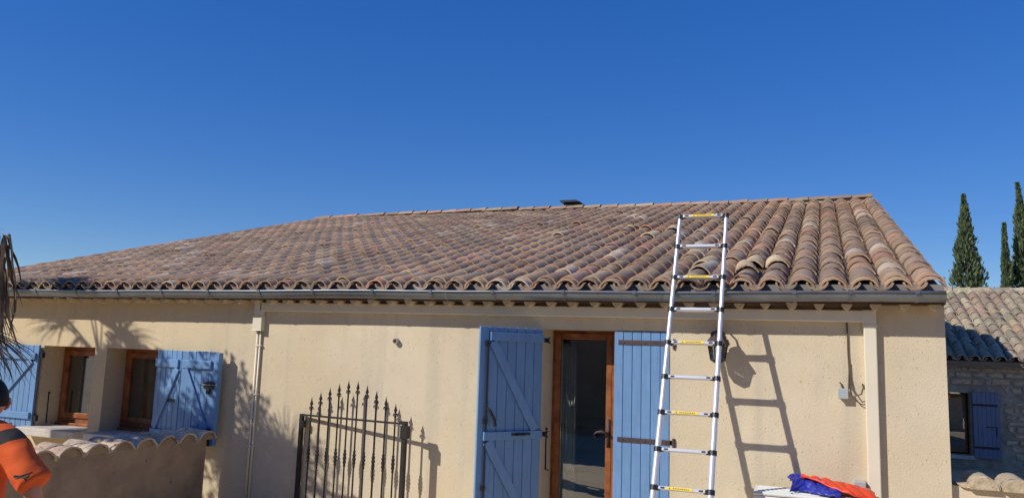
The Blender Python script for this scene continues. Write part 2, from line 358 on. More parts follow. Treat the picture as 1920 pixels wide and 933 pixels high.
# column positions at the eave (channel centres), right to left
ch = [1.025, .784, .543, .307, .07, -.173, -.418, -.644, -.87, -1.095, -1.321, -1.551, -1.776, -1.98, -2.205, -2.44, -2.664, -2.893, -3.118, -3.333, -3.562, -3.787, -3.997, -4.221, -4.44, -4.673, -4.89, -5.112, -5.349, -5.591, -5.815, -6.044, -6.265, -6.491, -6.733, -6.945, -7.156, -7.373, -7.607, -7.819, -8.043, -8.266, -8.49, -8.688, -8.889, -9.101, -9.331]
while ch[-1] > -10.9: ch.append(ch[-1]-.224)
covers = [(a+b_)/2 for a, b_ in zip(ch[:-1], ch[1:])]
def fan(x): return -10.72+(x+11.1)*(11.84/12.07)
def tile_matrix(xe, s, h, jit=1.0, rot=0):
    xr = fan(xe); x = xe+(xr-xe)*s/SL; ang = -(xr-xe)/SL
    p = Vector((x+random.uniform(-.005, .005)*jit, EY+s*CA-h*SA, EZ+s*SA+h*CA))
    base = frame(p, (1, 0, 0), (0, CA, SA), (0, -SA, CA))
    return base @ Matrix.Rotation(ang+random.uniform(-.018, .018)*jit+rot, 4, 'Z') @ Matrix.Rotation(random.uniform(-.006, .006)*jit, 4, 'X') @ Matrix.Rotation(random.uniform(-.025, .025)*jit, 4, 'Y')
EXPO = .318
rows = [0.0, .10]+[.30+EXPO*k for k in range(28)]
rows = [s for s in rows if s < SL-.12]
PALE = {(4, 1.29): 1, (6, .82): 1, (6, 1.28): 1, (5, 1.03): 1, (8, .92): 1, (8, 1.25): 1, (9, 2.3): 1, (13, 4.4): 1, (13, 4.75): 1, (12, 3.8): 1, (12, 4.15): 1, (14, 4.5): 1}
pale_xy = [(-.44, 1.15), (-.50, .80), (-.19, 1.03), (-.94, .92), (-.99, 1.23), (-2.27, 4.71), (-1.9, 3.77), (-2.37, 4.46), (-1.23, 2.3), (-1.85, 4.14), (-3.3, 4.1), (-3.5, 5.5)]
pale_set = set()
for (px_, ps) in pale_xy:
    ci = min(range(len(covers)), key=lambda i: abs(covers[i]+(fan(covers[i])-covers[i])*ps/SL-px_)); ri = min(range(len(rows)), key=lambda r: abs(rows[r]+.15-ps)); pale_set.add((ci, ri))
def put(joined, me_t, m, col, name, parent):
    if joined is None:
        o = link(name, me_t[0], parent, m); o.color = (*col, 1); return o
    v, f, c = me_t[1]; base = len(joined.v)
    joined.v += [tuple(m @ Vector(p)) for p in v]
    for q, k in zip(f, c): joined.f.append(tuple(i+base for i in q)); joined.c.append(tuple(a*b_ for a, b_ in zip(k, col)))
joinC, joinU = MB(), MB(); count = 0
for ci, xe in enumerate(covers):
    for ri, s in enumerate(rows):
        c = tcol(); jit = 1.0; rot = 0; h = .020+random.uniform(0, .004)
        if ri == 1: h += .012
        if (ci, ri) in pale_set: c = lin(random.choice(((214, 190, 150), (202, 178, 140), (190, 176, 156), (206, 150, 112)))); rot = random.uniform(-.16, .16); h += .02; jit = 2
        elif random.random() < .02: rot = random.uniform(-.09, .09); h += .012
        m = tile_matrix(xe, s, h, jit, rot)
        near = ci < 10
        if near: count += 1
        put(None if near else joinC, random.choice(COVER), m, c, 'roof_tile', roof)
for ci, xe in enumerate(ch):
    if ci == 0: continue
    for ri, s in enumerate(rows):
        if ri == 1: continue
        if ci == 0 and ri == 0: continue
        c = tuple(v*(.9 if ri == 0 else .42) for v in tcol()); m = tile_matrix(xe, s-(.045 if ri == 0 else 0), 0 if ri else .004, .7)  # shade of the deep valleys put into the channel tiles' colour behind the eave
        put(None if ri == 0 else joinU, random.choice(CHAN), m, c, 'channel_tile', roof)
def joined_part(b, name, parent):
    o = link(name, b.mesh(name), parent, None, M['tile']); edge(o); o['kind'] = 'stuff'; return o
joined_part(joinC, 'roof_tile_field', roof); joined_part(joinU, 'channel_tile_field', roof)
# ridge tiles with pale bedding mortar
RIDGE = [tile_mesh('ridge_tile', .25, .22, .075, .066, .44, seed=80+k) for k in range(4)]
x = fan(covers[0])+.05
k = 0
while x > fan(-11.1)-.05:
    m = frame((x, RY+.0+random.uniform(-.01, .01), RZ+.072+random.uniform(-.006, .008)-.02*math.sin((x+4)*.55)), (0, 1, 0), (-1, 0, 0), (0, 0, 1)) @ Matrix.Rotation(random.uniform(-.03, .03), 4, 'Z')
    o = link('ridge_tile', random.choice(RIDGE)[0], roof, m); o.color = (*tcol(), 1); x -= .36; k += 1
b = MB(); b.box(-10.75, 1.08, RY-.075, RY+.075, RZ-.03, RZ+.06); part('ridge_mortar', b, M['mortar'], roof)
# back slope: plain tile-coloured covering
b = MB(); b.add([(-11, RY+.05, RZ+.08), (1.10, RY+.05, RZ+.08), (1.10, 2*RY+.3, roofz(2*RY+.3)+.10), (-11, 2*RY+.3, roofz(2*RY+.3)+.10)], [(0, 1, 2, 3)], lin((140, 112, 96)))
link('back_slope', b.mesh('back_slope'), roof, None, M['tile'])
# left verge cover
# chimney vent on the ridge
vent = MB(); vx = -4.68
vent.box(vx-.16, vx+.16, RY+.3, RY+.7, RZ-.2, RZ+.24)
flue = part('chimney', vent, M['rubble'], roof)
b = MB(); b.prism([(vx-.23, RZ+.325), (vx+.14, RZ+.325), (vx+.23, RZ+.28), (vx-.19, RZ+.28)], 'y', RY+.22, RY+.78)
b.box(vx-.15, vx+.15, RY+.32, RY+.68, RZ+.242, RZ+.278); part('chimney_cap', b, M['dark'], roof)
# eave: fascia behind the tile ends, cream corbel tiles under the gutter, brown soffit
b = MB(); b.box(-11.0, .985, EY-.006, EY+.045, EZ-.05, EZ+.062); part('fascia_board', b, M['fascia'], roof)
b = MB(); b.box(-11.0, 1.0, EY+.05, .0-.002, Z+.472, EZ-.042); part('soffit', b, M['soffit'], house)
CORB = None
cb = MB(); n_ = 8
pts = [(.045*math.sin(-1.2+2.4*i/n_)/math.sin(1.2), -.058*(math.cos(-1.2+2.4*i/n_)-math.cos(1.2))/(1-math.cos(1.2))) for i in range(n_+1)]
cb.prism(pts, 'y', 0, .17); corb_me = cb.mesh('corbel_tile', False); corb_me.materials.append(M['lump'])
x = .93
while x > -10.9:
    o = link('corbel_tile', corb_me, house, Matrix.Translation((x, EY+.055+random.uniform(-.008, .008), Z+.488+random.uniform(-.006, .004))) @ Matrix.Rotation(random.uniform(-.03, .03), 4, 'Y')); x -= .213

# ------------------------------------------------------------------ gutter
GY, GZ, GR = -.228, Z+.556, .074
b = MB(); n_ = 12; xs = [-11.1, .985]
prof = [(GY+GR*math.cos(math.pi+math.pi*i/n_), GZ+GR*math.sin(math.pi+math.pi*i/n_)) for i in range(n_+1)]
prof_i = [(GY+(GR-.004)*math.cos(math.pi+math.pi*i/n_), GZ+(GR-.004)*math.sin(math.pi+math.pi*i/n_)) for i in range(n_+1)]
seg_x = [-11.1+i*(12.085/24) for i in range(25)]
def sag(x): return .004*math.sin(x*1.1)+.003*math.sin(x*2.7+1)
vs_ = []; m_ = 2*(n_+1)
for x in seg_x: vs_ += [(x, y, z+sag(x)) for y, z in prof]+[(x, y, z+sag(x)) for y, z in prof_i]
fs = []
for i in range(24):
    for k in range(n_):
        fs.append((i*m_+k, i*m_+k+1, (i+1)*m_+k+1, (i+1)*m_+k)); q = n_+1
        fs.append((i*m_+q+k, (i+1)*m_+q+k, (i+1)*m_+q+k+1, i*m_+q+k+1))
b.add(vs_, fs); gutter = part('gutter', b, M['zinc'], house, smooth=True)
b = MB(); b.tube([(x, GY-GR-.004, GZ+.002+sag(x)) for x in seg_x], .010, 8); part('gutter_bead', b, M['zinc'], gutter, smooth=True)
b = MB(); b.prism(prof+[], 'x', .985, .990); part('gutter_end_cap', b, M['zinc'], gutter)
br = MB(); prf = [(GY+(GR+.004)*math.cos(math.pi*.97+math.pi*1.0*i/n_), (GR+.004)*math.sin(math.pi*.97+math.pi*1.0*i/n_)) for i in range(n_+1)]
for i in range(n_):
    (a, c), (d, e) = prf[i], prf[i+1]; br.add([(-.014, a, c), (.014, a, c), (.014, d, e), (-.014, d, e)], [(0, 1, 2, 3)])
br.box(-.016, .016, GY-GR-.018, GY-GR+.012, -.012, .016)
br_me = br.mesh('gutter_bracket', False); br_me.materials.append(M['zinc'])
xb = [-7.514, -6.846, -6.177, -5.49, -4.81, -4.092, -3.437, -2.784, -2.088, -1.433, -.755, -.111, .31, .787]; xb += [xb[0]-.67*k for k in range(1, 5)]
for x in xb: link('gutter_bracket', br_me, gutter, Matrix.Translation((x, 0, GZ+sag(x))))
for x in (-6.2, -3.28, -1.2): b = MB(); b.prism([(y*1.0+GY*0, z) for y, z in [(GY+(GR+.003)*math.cos(math.pi+math.pi*i/n_), GZ+sag(x)+(GR+.003)*math.sin(math.pi+math.pi*i/n_)) for i in range(n_+1)]], 'x', x-.012, x+.012); part('gutter_joint', b, M['zinc'], gutter, smooth=False)

# ------------------------------------------------------------------ cream pipe trunking on the facade
tr = thing('pipe_trunking', 'cream plastic pipe trunking under the eave turning down to the right', 'trunking', (.46, -.03, 0))
def seg(parent, name, pts, w, y0, y1, bev=.008):
    # flat strip following (x,z) centre points, built as box per span
    b = MB()
    for (xa, za), (xc, zc) in zip(pts[:-1], pts[1:]):
        d = Vector((xc-xa, 0, zc-za)); L = d.length; d.normalize(); nrm = Vector((-d.z, 0, d.x))
        m = frame((xa, 0, za), d, (0, 1, 0), nrm); b.box(0, L, y0, y1, -w/2, w/2, m)
    return part(name, b, M['cream'], parent, bevel=bev)
zl, zr = Z+.405, Z+.381
seg(tr, 'horizontal_duct', [(-5.66, zl), (.43, zr)], .098, -.062, -.001)
seg(tr, 'vertical_duct', [(.463, Z+.325), (.463, .0)], .097, -.062, -.001)
b = MB(); b.box(.405, .5115, -.066, -.001, Z+.318, Z+.435); part('corner_elbow', b, M['cream'], tr, bevel=.012)
b = MB(); b.box(.408, .518, -.067, -.001, Z+.288, Z+.322); part('coupling', b, M['cream'], tr, bevel=.006)
b = MB(); b.box(-5.735, -5.628, -.062, -.001, Z+.30, Z+.452); part('corner_elbow', b, M['cream'], tr, bevel=.012)
b = MB(); b.box(-5.742, -5.622, -.064, -.001, Z+.145, Z+.305); b.box(-5.746, -5.618, -.067, -.001, Z+.138, Z+.148); part('end_cap', b, M['cream'], tr, bevel=.005)
for xx, rr in ((-5.695, .013), (-5.655, .012)):
    b = MB(); b.tube([(xx, -.018, Z+.14), (xx, -.018, -.0)], rr, 8); part('condensate_pipe', b, M['cream'], tr, smooth=True)
for zz in (-.02, -.55, -1.1): b = MB(); b.box(-5.715, -5.635, -.034, -.001, Z+zz-.008, Z+zz+.008); part('pipe_clip', b, M['cream'], tr)
for xx in (-2.95, -.95): b = MB(); b.box(xx-.012, xx+.012, -.0645, -.001, Z+.341+.0, Z+.446); part('duct_joint', b, M['cream'], tr)

# ------------------------------------------------------------------ windows and door
def window(x0, x1, z0, z1, y, parent, name, st=.055):
    b = MB(); e = st
    b.box(x0, x0+e, y, y+.06, z0, z1); b.box(x1-e, x1, y, y+.06, z0, z1); b.box(x0+e, x1-e, y, y+.06, z1-e, z1); b.box(x0+e, x1-e, y, y+.06, z0, z0+e*1.3)
    w = part(name, b, M['wood'], parent, bevel=.004)
    c = MB(); f = .062; a0, a1, c0, c1 = x0+e-.004, x1-e+.004, z0+e*1.3-.004, z1-e+.004
    c.box(a0, a0+f, y-.018, y+.03, c0, c1); c.box(a1-f, a1, y-.018, y+.03, c0, c1); c.box(a0+f, a1-f, y-.018, y+.03, c1-f, c1); c.box(a0+f, a1-f, y-.018, y+.03, c0, c0+f)
    part('casement', c, M['wood'], w, bevel=.004)
    p = MB(); p.box(a0+f-.005, a1-f+.005, y+.004, y+.010, c0+f-.005, c1-f+.005); part('pane', p, M['glass'], w)
    return w, (a0+f, a1-f, c0+f, c1-f)
for (x0, x1, z0, z1) in (W1, W2):
    w, gl = window(x0+.001, x1-.001, z0+.03, z1-.001, .29, house, 'window')
    b = MB(); b.box(x0+.02, x1-.02, .24, .30, z0+.0, z0+.035); part('window_board', b, M['wood'], w, bevel=.006)
    # curtain hanging inside
    c = MB(); N = 20; xa, xb2 = (x0+.08, x0+.42)
    vs_ = []; 
    for k in range(N+1):
        xx = xa+(xb2-xa)*k/N; yy = .47+.025*math.sin(k*1.9)
        vs_ += [(xx, yy, z0+.05), (xx, yy, z1)]
    c.add(vs_, [(2*k, 2*k+2, 2*k+3, 2*k+1) for k in range(N)]); cu = part('curtain', c, M['curtain'], w, smooth=True); cu.modifiers.new('thick', 'SOLIDIFY').thickness = .004
    # projecting stone sill
    b = MB(); b.box(x0-.10 if x0 < -8.5 else x0-.02, x1-.005 if x0 < -8.5 else x1+.08, -.20, .25, z0-.095, z0+.002); part('window_sill', b, M['stone'], w, bevel=.012)
    # iron stay hook in the reveal
for hx, hz, hl, hy in ((-8.982, Z-.70, .36, .13), (DX0+.004, Z-.72, .38, .16)):
    b = MB(); b.tube([(hx, hy, hz), (hx+.004, hy, hz-hl), (hx+.035, hy-.01, hz-hl)], .007, 6); b.lathe([(.004, -.012), (.017, 0), (.004, .012)], (hx+.006, hy, hz), 8); part('stay_hook', b, M['iron'], house, smooth=True)

# glazed door
b = MB(); e = .034; y = .33
b.box(DX0+.001, DX0+e, y, y+.07, 0, DZ1-.001); b.box(DX1-e, DX1-.001, y, y+.07, 0, DZ1-.001); b.box(DX0+e, DX1-e, y, y+.07, DZ1-e, DZ1-.001)
door = part('glazed_door', b, M['wood'], house, bevel=.005)
def door_leaf(x0, x1, nm):
    c = MB(); f = .056; z0, z1 = .02, DZ1-e+.005
    c.box(x0, x0+f, y-.02, y+.03, z0, z1); c.box(x1-f, x1, y-.02, y+.03, z0, z1); c.box(x0+f, x1-f, y-.02, y+.03, z1-f, z1); c.box(x0+f, x1-f, y-.02, y+.03, z0, z0+.42)
    part('door_leaf', c, M['wood'], door, bevel=.005)
    p = MB(); p.box(x0+f-.005, x1-f+.005, y+.0, y+.006, z0+.41, z1-f+.005); part('pane', p, M['glass'], door)
door_leaf(DX0+e-.005, -1.772, 'l'); door_leaf(-1.770, DX1-e+.005, 'r')
# scroll lever handle
b = MB(); hx, hz, hy = -1.800, Z-.735, y-.03
b.box(hx-.016, hx+.016, y-.028, y-.019, hz-.13, hz+.13); b.tube([(hx, y-.02, hz), (hx, y-.06, hz)], .011, 8)
b.tube([(hx, y-.06, hz), (hx-.05, y-.062, hz+.012), (hx-.10, y-.06, hz+.006), (hx-.135, y-.06, hz-.02), (hx-.13, y-.06, hz-.045), (hx-.108, y-.06, hz-.04)], [.011, .011, .010, .009, .008, .007], 8)
part('door_handle', b, M['rust_iron'], door, smooth=True)
c = MB(); N = 26; xa, xb2 = DX0+.03, DX0+.205; vs_ = []
for k in range(N+1):
    xx = xa+(xb2-xa)*k/N; yy = .50+.03*math.sin(k*1.5); vs_ += [(xx, yy, .1), (xx-.01, yy, DZ1-.06)]
c.add(vs_, [(2*k, 2*k+2, 2*k+3, 2*k+1) for k in range(N)]); cu = part('curtain', c, M['curtain'], door, smooth=True); cu.modifiers.new('thick', 'SOLIDIFY').thickness = .004
b = MB(); b.box(DX0+.0, DX1-.0, -.03, .42, 0, .015); part('door_step', b, M['stone'], house)

# ------------------------------------------------------------------ shutters (ledged and braced, or plain with straps)
def shutter(name, hinge, udir, nrm, wid, z0, z1, nb, style, label=None, ledges=None, parent=house, straps=None):
    """hinge (x,y); udir horizontal unit vector from hinge to free edge; nrm visible side"""
    T = .028
    m = frame((hinge[0], hinge[1], 0), (udir[0], udir[1], 0), (nrm[0], nrm[1], 0), (0, 0, 1))
    H = z1-z0; b = MB()
    if style == 'ledged':
        for (a, c, u0, u1) in ledges['rails']: b.box(u0, u1, T, T+.026, z0+a, z0+c, m)
        for (u0, w0, u1, w1) in ledges['braces']:
            d = Vector((u1-u0, 0, w1-w0)); L = d.length; d.normalize(); nn = Vector((-d.z, 0, d.x))
            bm_ = m @ frame((u0, 0, z0+w0), d, (0, 1, 0), nn); b.box(.0, L, T, T+.022, -.042, .042, bm_)
    else:
        b.box(.02, wid-.02, -.02, -.004, z0+.25, z0+.36, m); b.box(.02, wid-.02, -.02, -.004, z1-.36, z1-.25, m)
    sh = part(name, b, M['blue'], parent, bevel=.004)
    if label: sh['label'] = label
    bw = wid/nb
    bm_me = MB().box(.002, bw-.002, 0, T, 0, H).mesh('board'); bm_me.materials.append(M['blue'])
    for k in range(nb):
        o = link('board', bm_me, sh, m @ Matrix.Translation((k*bw, random.uniform(-.001, .001), z0+random.uniform(-.002, .002))))
        bv = o.modifiers.new('bevel', 'BEVEL'); bv.width = .005; bv.segments = 2
    b = MB(); b.box(.004, wid-.004, .008, T-.008, z0+.004, z1-.004, m); part('tongue', b, M['blue'], sh)
    for (zz, u0, u1) in (straps or []):
        s_ = MB(); s_.box(u0, u1, T, T+.006, zz-.021, zz+.021, m)
        for uu in (u0+.06, (u0+u1)/2, u1-.05): s_.lathe([(.010, -.003), (.008, .004)], (0, 0, 0), 6) if False else s_.box(uu-.008, uu+.008, T+.005, T+.011, zz-.008, zz+.008, m)
        part('strap_hinge', s_, M['rust_iron'], sh)
    return sh, m
# closed narrow leaf of the door
sh, m = shutter('shutter', (DX1-.004, .034), (-1, 0), (0, -1), .508, .02, DZ1-.006, 6, 'plain', 'closed door shutter leaf of plain boards with two iron strap hinges', straps=((Z+.118, -.03, .468), (Z-.752, -.03, .468)))
for zz in (Z+.118, Z-.752):
    b = MB(); b.tube([(DX1+.035, -.005, zz-.05), (DX1+.035, -.005, zz+.04)], .012, 8); b.box(DX1+.02, DX1+.05, -.012, .03, zz-.028, zz+.028); part('hinge_pin', b, M['rust_iron'], sh)
# open wide leaf
u = Vector((-.41, -.55)).normalized(); nn = Vector((-u.y, u.x)); 
if nn.y > 0: nn = -nn
nn = Vector((.8017, -.5977)); nn = Vector((-u.y, u.x)) if Vector((-u.y, u.x)).x > 0 else Vector((u.y, -u.x))
LW = .688; z0, z1 = .02, DZ1-.004; H = z1-z0
rz = lambda z: Z+z-z0
ld = {'rails': [(rz(.095), rz(.172), .0, LW-.10), (rz(-.79), rz(-.715), .0, LW-.06), (.12, .20, 0, LW-.1)],
      'braces': [(LW-.13, rz(.085), .08, rz(-.71)), (LW-.10, rz(-.80), .08, .21)]}
sh, m = shutter('shutter', (DX0-.004, -.022), u, nn, LW, z0, z1, 7, 'ledged', 'open door shutter leaf with ledges and diagonal braces', ledges=ld)
b = MB(); b.tube([m @ Vector((LW-.075, .045, Z+.08)), m @ Vector((LW-.075, .045, .1))], .008, 6)
for zz in (.07, -.62, -1.2): b.box(LW-.095, LW-.055, .028, .05, Z+zz-.02, Z+zz+.02, m)
b.tube([m @ Vector((LW-.075, .05, Z-.50)), m @ Vector((LW-.10, .075, Z-.53)), m @ Vector((LW-.14, .085, Z-.60)), m @ Vector((LW-.155, .08, Z-.66))], [.012, .016, .014, .018], 8)
part('espagnolette_bolt', b, M['iron'], sh)
b = MB(); b.box(.14, .34, .054, .064, Z-.752, Z-.732, m); b.tube([m @ Vector((.2, .07, Z-.745)), m @ Vector((.3, .07, Z-.745))], .011, 6); part('slide_bolt', b, M['iron'], sh)
for zz in (.118, -.752):
    b = MB(); b.box(DX0-.01, DX0+.055, -.016, -.004, Z+zz-.022, Z+zz+.022); b.prism([(DX0+.05, Z+zz-.02), (DX0+.085, Z+zz-.034), (DX0+.068, Z+zz), (DX0+.085, Z+zz+.034), (DX0+.05, Z+zz+.02)], 'y', -.015, -.005)
    b.tube([(DX0-.006, -.02, Z+zz-.04), (DX0-.006, -.02, Z+zz+.04)], .011, 8); part('hinge_pin', b, M['iron'], sh)
# window shutters
wz0, wz1 = Z-1.125, Z-.108; H = wz1-wz0
ld = {'rails': [(.11, .19, .03, .78), (H-.18, H-.10, .03, .78)], 'braces': [(.74, .20, .10, H-.19)]}
sh, m = shutter('shutter', (-9.0, -.028), (-1, 0), (0, -1), .84, wz0, wz1, 9, 'ledged', 'flat open window shutter dappled with frond shade', ledges=ld)
for zz in (wz0+.12, wz1-.12): b = MB(); b.box(-9.01, -8.955, -.04, -.002, zz-.035, zz+.035); part('hinge_pin', b, M['iron'], sh)
b = MB(); b.tube([(-9.30, -.01, wz0-.01), (-9.30, -.09, wz0-.01), (-9.30, -.09, wz0+.05)], .01, 6); b.box(-9.36, -9.24, -.10, -.08, wz0-.03, wz0-.005); part('shutter_catch', b, M['iron'], sh)
P0, P1, P2 = Vector((-7.06, -.03)), Vector((-6.60, -.13)), Vector((-6.12, -.115))
pw = (P1-P0).length; u = (P1-P0)/pw; nn = Vector((u.y, -u.x))
ld = {'rails': [(H-.19, H-.10, .01, pw-.03), (.05, .13, .01, pw-.03)], 'braces': [(.06, .15, pw-.05, H-.20)]}
sh, m = shutter('shutter', P0, u, nn, pw, wz0, wz1, 5, 'ledged', 'hinged half of the folding window shutter with a letter slot', ledges=ld)
b = MB(); b.box(pw*.52, pw*.52+.16, .028, .036, wz0+.44, wz0+.475, m); part('slot_plate', b, M['dark'], sh)
pw = (P2-P1).length; u = (P2-P1)/pw; nn = Vector((u.y, -u.x))
ld = {'rails': [(H-.19, H-.10, .02, pw-.06), (.05, .13, .02, pw-.06)], 'braces': [(.06, H-.20, pw-.08, .15)]}
sh, m = shutter('shutter', P1, u, nn, pw, wz0, wz1, 5, 'ledged', 'outer half of the folding window shutter with a barrel bolt', ledges=ld)
b = MB(); b.box(pw-.13, pw-.01, .03, .05, wz1-.40, wz1-.33, m); b.tube([m @ Vector((pw-.18, .055, wz1-.365)), m @ Vector((pw+.02, .055, wz1-.365))], .010, 6); b.box(pw-.09, pw-.05, .03, .06, wz1-.46, wz1-.40, m); part('barrel_bolt', b, M['iron'], sh)
b = MB(); b.box(pw-.02, pw+.03, -.035, .032, wz0, wz1-.01, m); part('edge_stile', b, M['blue'], sh, bevel=.004)
b = MB(); b.box(pw-.06, pw-.015, .032, .05, wz0+.0, wz0+.16, m); b.prism([(0, 0), (0, .03), (.26, .17), (.29, .17), (.29, .14)], 'y', .05, .056)
b = MB(); bmv = [(pw-.33, .04, wz0+.02), (pw-.03, .04, wz0+.15)]
b.tube([m @ Vector((pw-.34, .05, wz0+.02)), m @ Vector((pw-.03, .05, wz0+.16))], .012, 4); b.box(pw-.06, pw-.01, .03, .05, wz0+.0, wz0+.19, m); part('corner_brace', b, M['iron'], sh)

# small wall fittings
b = MB(); b.lathe([(.030, -.01), (.030, .040), (.021, .040), (.021, -.002), (.001, -.002)], (0, 0, 0), 16); b.v = [(-3.955+p[0], -p[2], Z+.07+p[1]) for p in b.v]
tag(part('pipe_stub', b, M['greypvc'], None, auto=True), 'short grey pipe stub sticking out of the rendered wall', 'pipe')
jb = thing('junction_box', 'small grey junction box with loose cables on the rendered wall', 'junction box', (.248, 0, Z-.29))
b = MB(); b.box(.214, .283, -.055, -.0005, Z-.29, Z-.215); part('housing', b, M['greybox'], jb, bevel=.006)
b = MB(); b.box(.209, .288, -.062, -.0555, Z-.294, Z-.21); part('lid', b, M['greybox'], jb, bevel=.004)
b = MB(); b.tube([(.292, -.012, Z+.335), (.294, -.012, Z+.1), (.300, -.012, Z-.06), (.293, -.014, Z-.20), (.285, -.03, Z-.235)], .006, 6); part('cable', b, M['cable'], jb, smooth=True)
b = MB(); b.tube([(.305, -.012, Z+.0), (.308, -.012, Z-.12), (.318, -.02, Z-.21), (.345, -.05, Z-.265), (.385, -.05, Z-.25), (.402, -.03, Z-.20), (.398, -.0, Z-.17)], .006, 6); part('cable', b, M['cable'], jb, smooth=True)
b = MB(); b.tube([(.398, -.004, Z-.17), (.408, -.025, Z-.20), (.425, -.03, Z-.225)], .006, 6); part('cable', b, M['cable'], jb, smooth=True)
b = MB(); b.tube([(.248, -.02, Z-.212), (.235, -.012, Z-.175), (.228, -.0, Z-.165)], .006, 6); part('cable', b, M['cable'], jb, smooth=True)
b = MB(); b.tube([(.31, -.03, Z-.25), (.35, -.035, Z-.31), (.39, -.03, Z-.335), (.43, -.03, Z-.33)], .005, 6); part('cable', b, M['cable'], jb, smooth=True)
b = MB(); b.box(.31, .40, -.10, -.0005, Z-1.02, Z-.935); tag(part('isolator_switch', b, M['greybox'], None, bevel=.006), 'small grey electrical isolator box above the air conditioner', 'switch box')

# ------------------------------------------------------------------ wall lantern
lx, ly, lz = -.735, -.165, Z
lan = thing('wall_lantern', 'bronze six-sided wall lantern with domed top behind the ladder', 'lantern', (lx, 0, lz))
b = MB(); b.lathe([(.004, .285), (.012, .275), (.016, .262), (.010, .250), (.030, .243), (.052, .225), (.062, .20), (.060, .185), (.098, .135), (.104, .122), (.100, .118)], (lx, ly, lz), 6, .26); part('lantern_roof', b, M['rust_iron'], lan)
b = MB()
for k in range(6):
    a = .26+k*math.pi/3; a2 = .26+(k+1)*math.pi/3
    t0, b0 = Vector((lx+.084*math.cos(a), ly+.084*math.sin(a), lz+.12)), Vector((lx+.060*math.cos(a), ly+.060*math.sin(a), lz-.015))
    t1, b1 = Vector((lx+.084*math.cos(a2), ly+.084*math.sin(a2), lz+.12)), Vector((lx+.060*math.cos(a2), ly+.060*math.sin(a2), lz-.015))
    b.tube([t0, b0], .005, 5); b.tube([b0, b1], .006, 5); b.tube([t0, t1], .006, 5)
    for f0 in (.32, .68): b.tube([t0.lerp(t1, f0).lerp(b0.lerp(b1, f0), .14), t0.lerp(t1, f0).lerp(b0.lerp(b1, f0), .86)], .0028, 4)
    for g0 in (.14, .86): b.tube([t0.lerp(b0, g0).lerp(t1.lerp(b1, g0), .0), t0.lerp(b0, g0).lerp(t1.lerp(b1, g0), 1)], .0028, 4)
part('cage', b, M['iron'], lan)
b = MB(); b.lathe([(.056, -.013), (.079, .119)], (lx, ly, lz), 6, .26); part('lantern_glass', b, M['glass'], lan)
b = MB(); b.lathe([(.03, -.04), (.06, -.018), (.062, -.012)], (lx, ly, lz), 6, .26); b.lathe([(.005, -.055), (.012, -.045), (.006, -.036)], (lx, ly, lz), 8); part('base_finial', b, M['rust_iron'], lan)
b = MB(); b.tube([(lx, ly, lz+.262), (lx, ly+.02, lz+.31), (lx, ly+.09, lz+.31), (lx, -.02, lz+.23), (lx, -.012, lz+.17)], .009, 7); b.tube([(lx, -.02, lz+.20), (lx, -.075, lz+.19), (lx, -.07, lz+.235)], .006, 6); part('bracket_arm', b, M['rust_iron'], lan, smooth=True)
b = MB(); b.prism([(lx-.035, lz+.12), (lx+.035, lz+.12), (lx+.045, lz+.2), (lx, lz+.27), (lx-.045, lz+.2)], 'y', -.014, -.0005); part('back_plate', b, M['rust_iron'], lan)

# ------------------------------------------------------------------ telescopic ladder
ld_ = thing('telescopic_ladder', 'aluminium telescopic ladder leaning on the gutter with yellow labels on its rungs', 'ladder', (-.93, -1.1, 0))
def lp(side, i):
    xl = -1.066-.0105*i; xr = -.664-.0068*i
    return Vector((xl if side == 0 else xr, -.112-.090*i, Z+1.243-.2812*i))
NR = 11
for side in (0, 1):
    for i in range(NR):
        r = .0165+.0011*i; a = lp(side, i); c = lp(side, min(i+1, 10.98)) if i < 10 else Vector((lp(side, 10).x, lp(side, 10.95).y, .0))
        b = MB(); b.tube([a, c], r, 14); part('rail_section', b, M['alu'], ld_, auto=True)
        d = (c-a).normalized(); b = MB(); b.tube([a-d*.018, a+d*.02], r+.006, 12); s_ = 1 if side == 0 else -1
        b.box(0, .05, -.02, .02, -.016, .014, Matrix.Translation(a) @ Matrix.Rotation(0 if side == 0 else math.pi, 4, 'Z')); part('joint_collar', b, M['blackplastic'], ld_)
for i in range(NR):
    a, c = lp(0, i), lp(1, i); r = .0165+.0011*i
    d = (c-a); L = d.length; d.normalize(); up = (lp(0, max(i-1, 0))-lp(0, max(i-1, 0)+1)).normalized(); fy = up.cross(d).normalized()
    m = frame(a, d, fy, up); b = MB(); b.box(r+.012, L-r-.012, -.024, .024, -.013, .013, m)
    rg = part('rung', b, M['alu'], ld_, bevel=.005)
    for s0 in (r+.03, L-r-.06): b = MB(); b.box(s0, s0+.03, -.0265, -.0235, -.006, .006, m); part('release_button', b, M['blackplastic'], rg)
    if i % 2 == 0:
        b = MB(); b.box(.10, .30, -.0262, -.0238, -.0095, .0095, m); lb = part('label', b, M['yellow'], rg)
        b = MB(); b.prism([(.118, -.005), (.132, -.005), (.125, .006)], 'y', -.0272, -.0264); b.v = [tuple(m @ Vector(p)) for p in b.v]
        for q in range(9): b.box(.15+q*.014, .15+q*.014+.009, -.0272, -.0264, -.003, .003, m)
        part('label_print', b, M['blackplastic'], rg)
for side in (0, 1):
    p = lp(side, 10.95); b = MB(); b.tube([(p.x, p.y, .05), (p.x, p.y-.01, .0)], .034, 10); part('rubber_foot', b, M['blackplastic'], ld_)

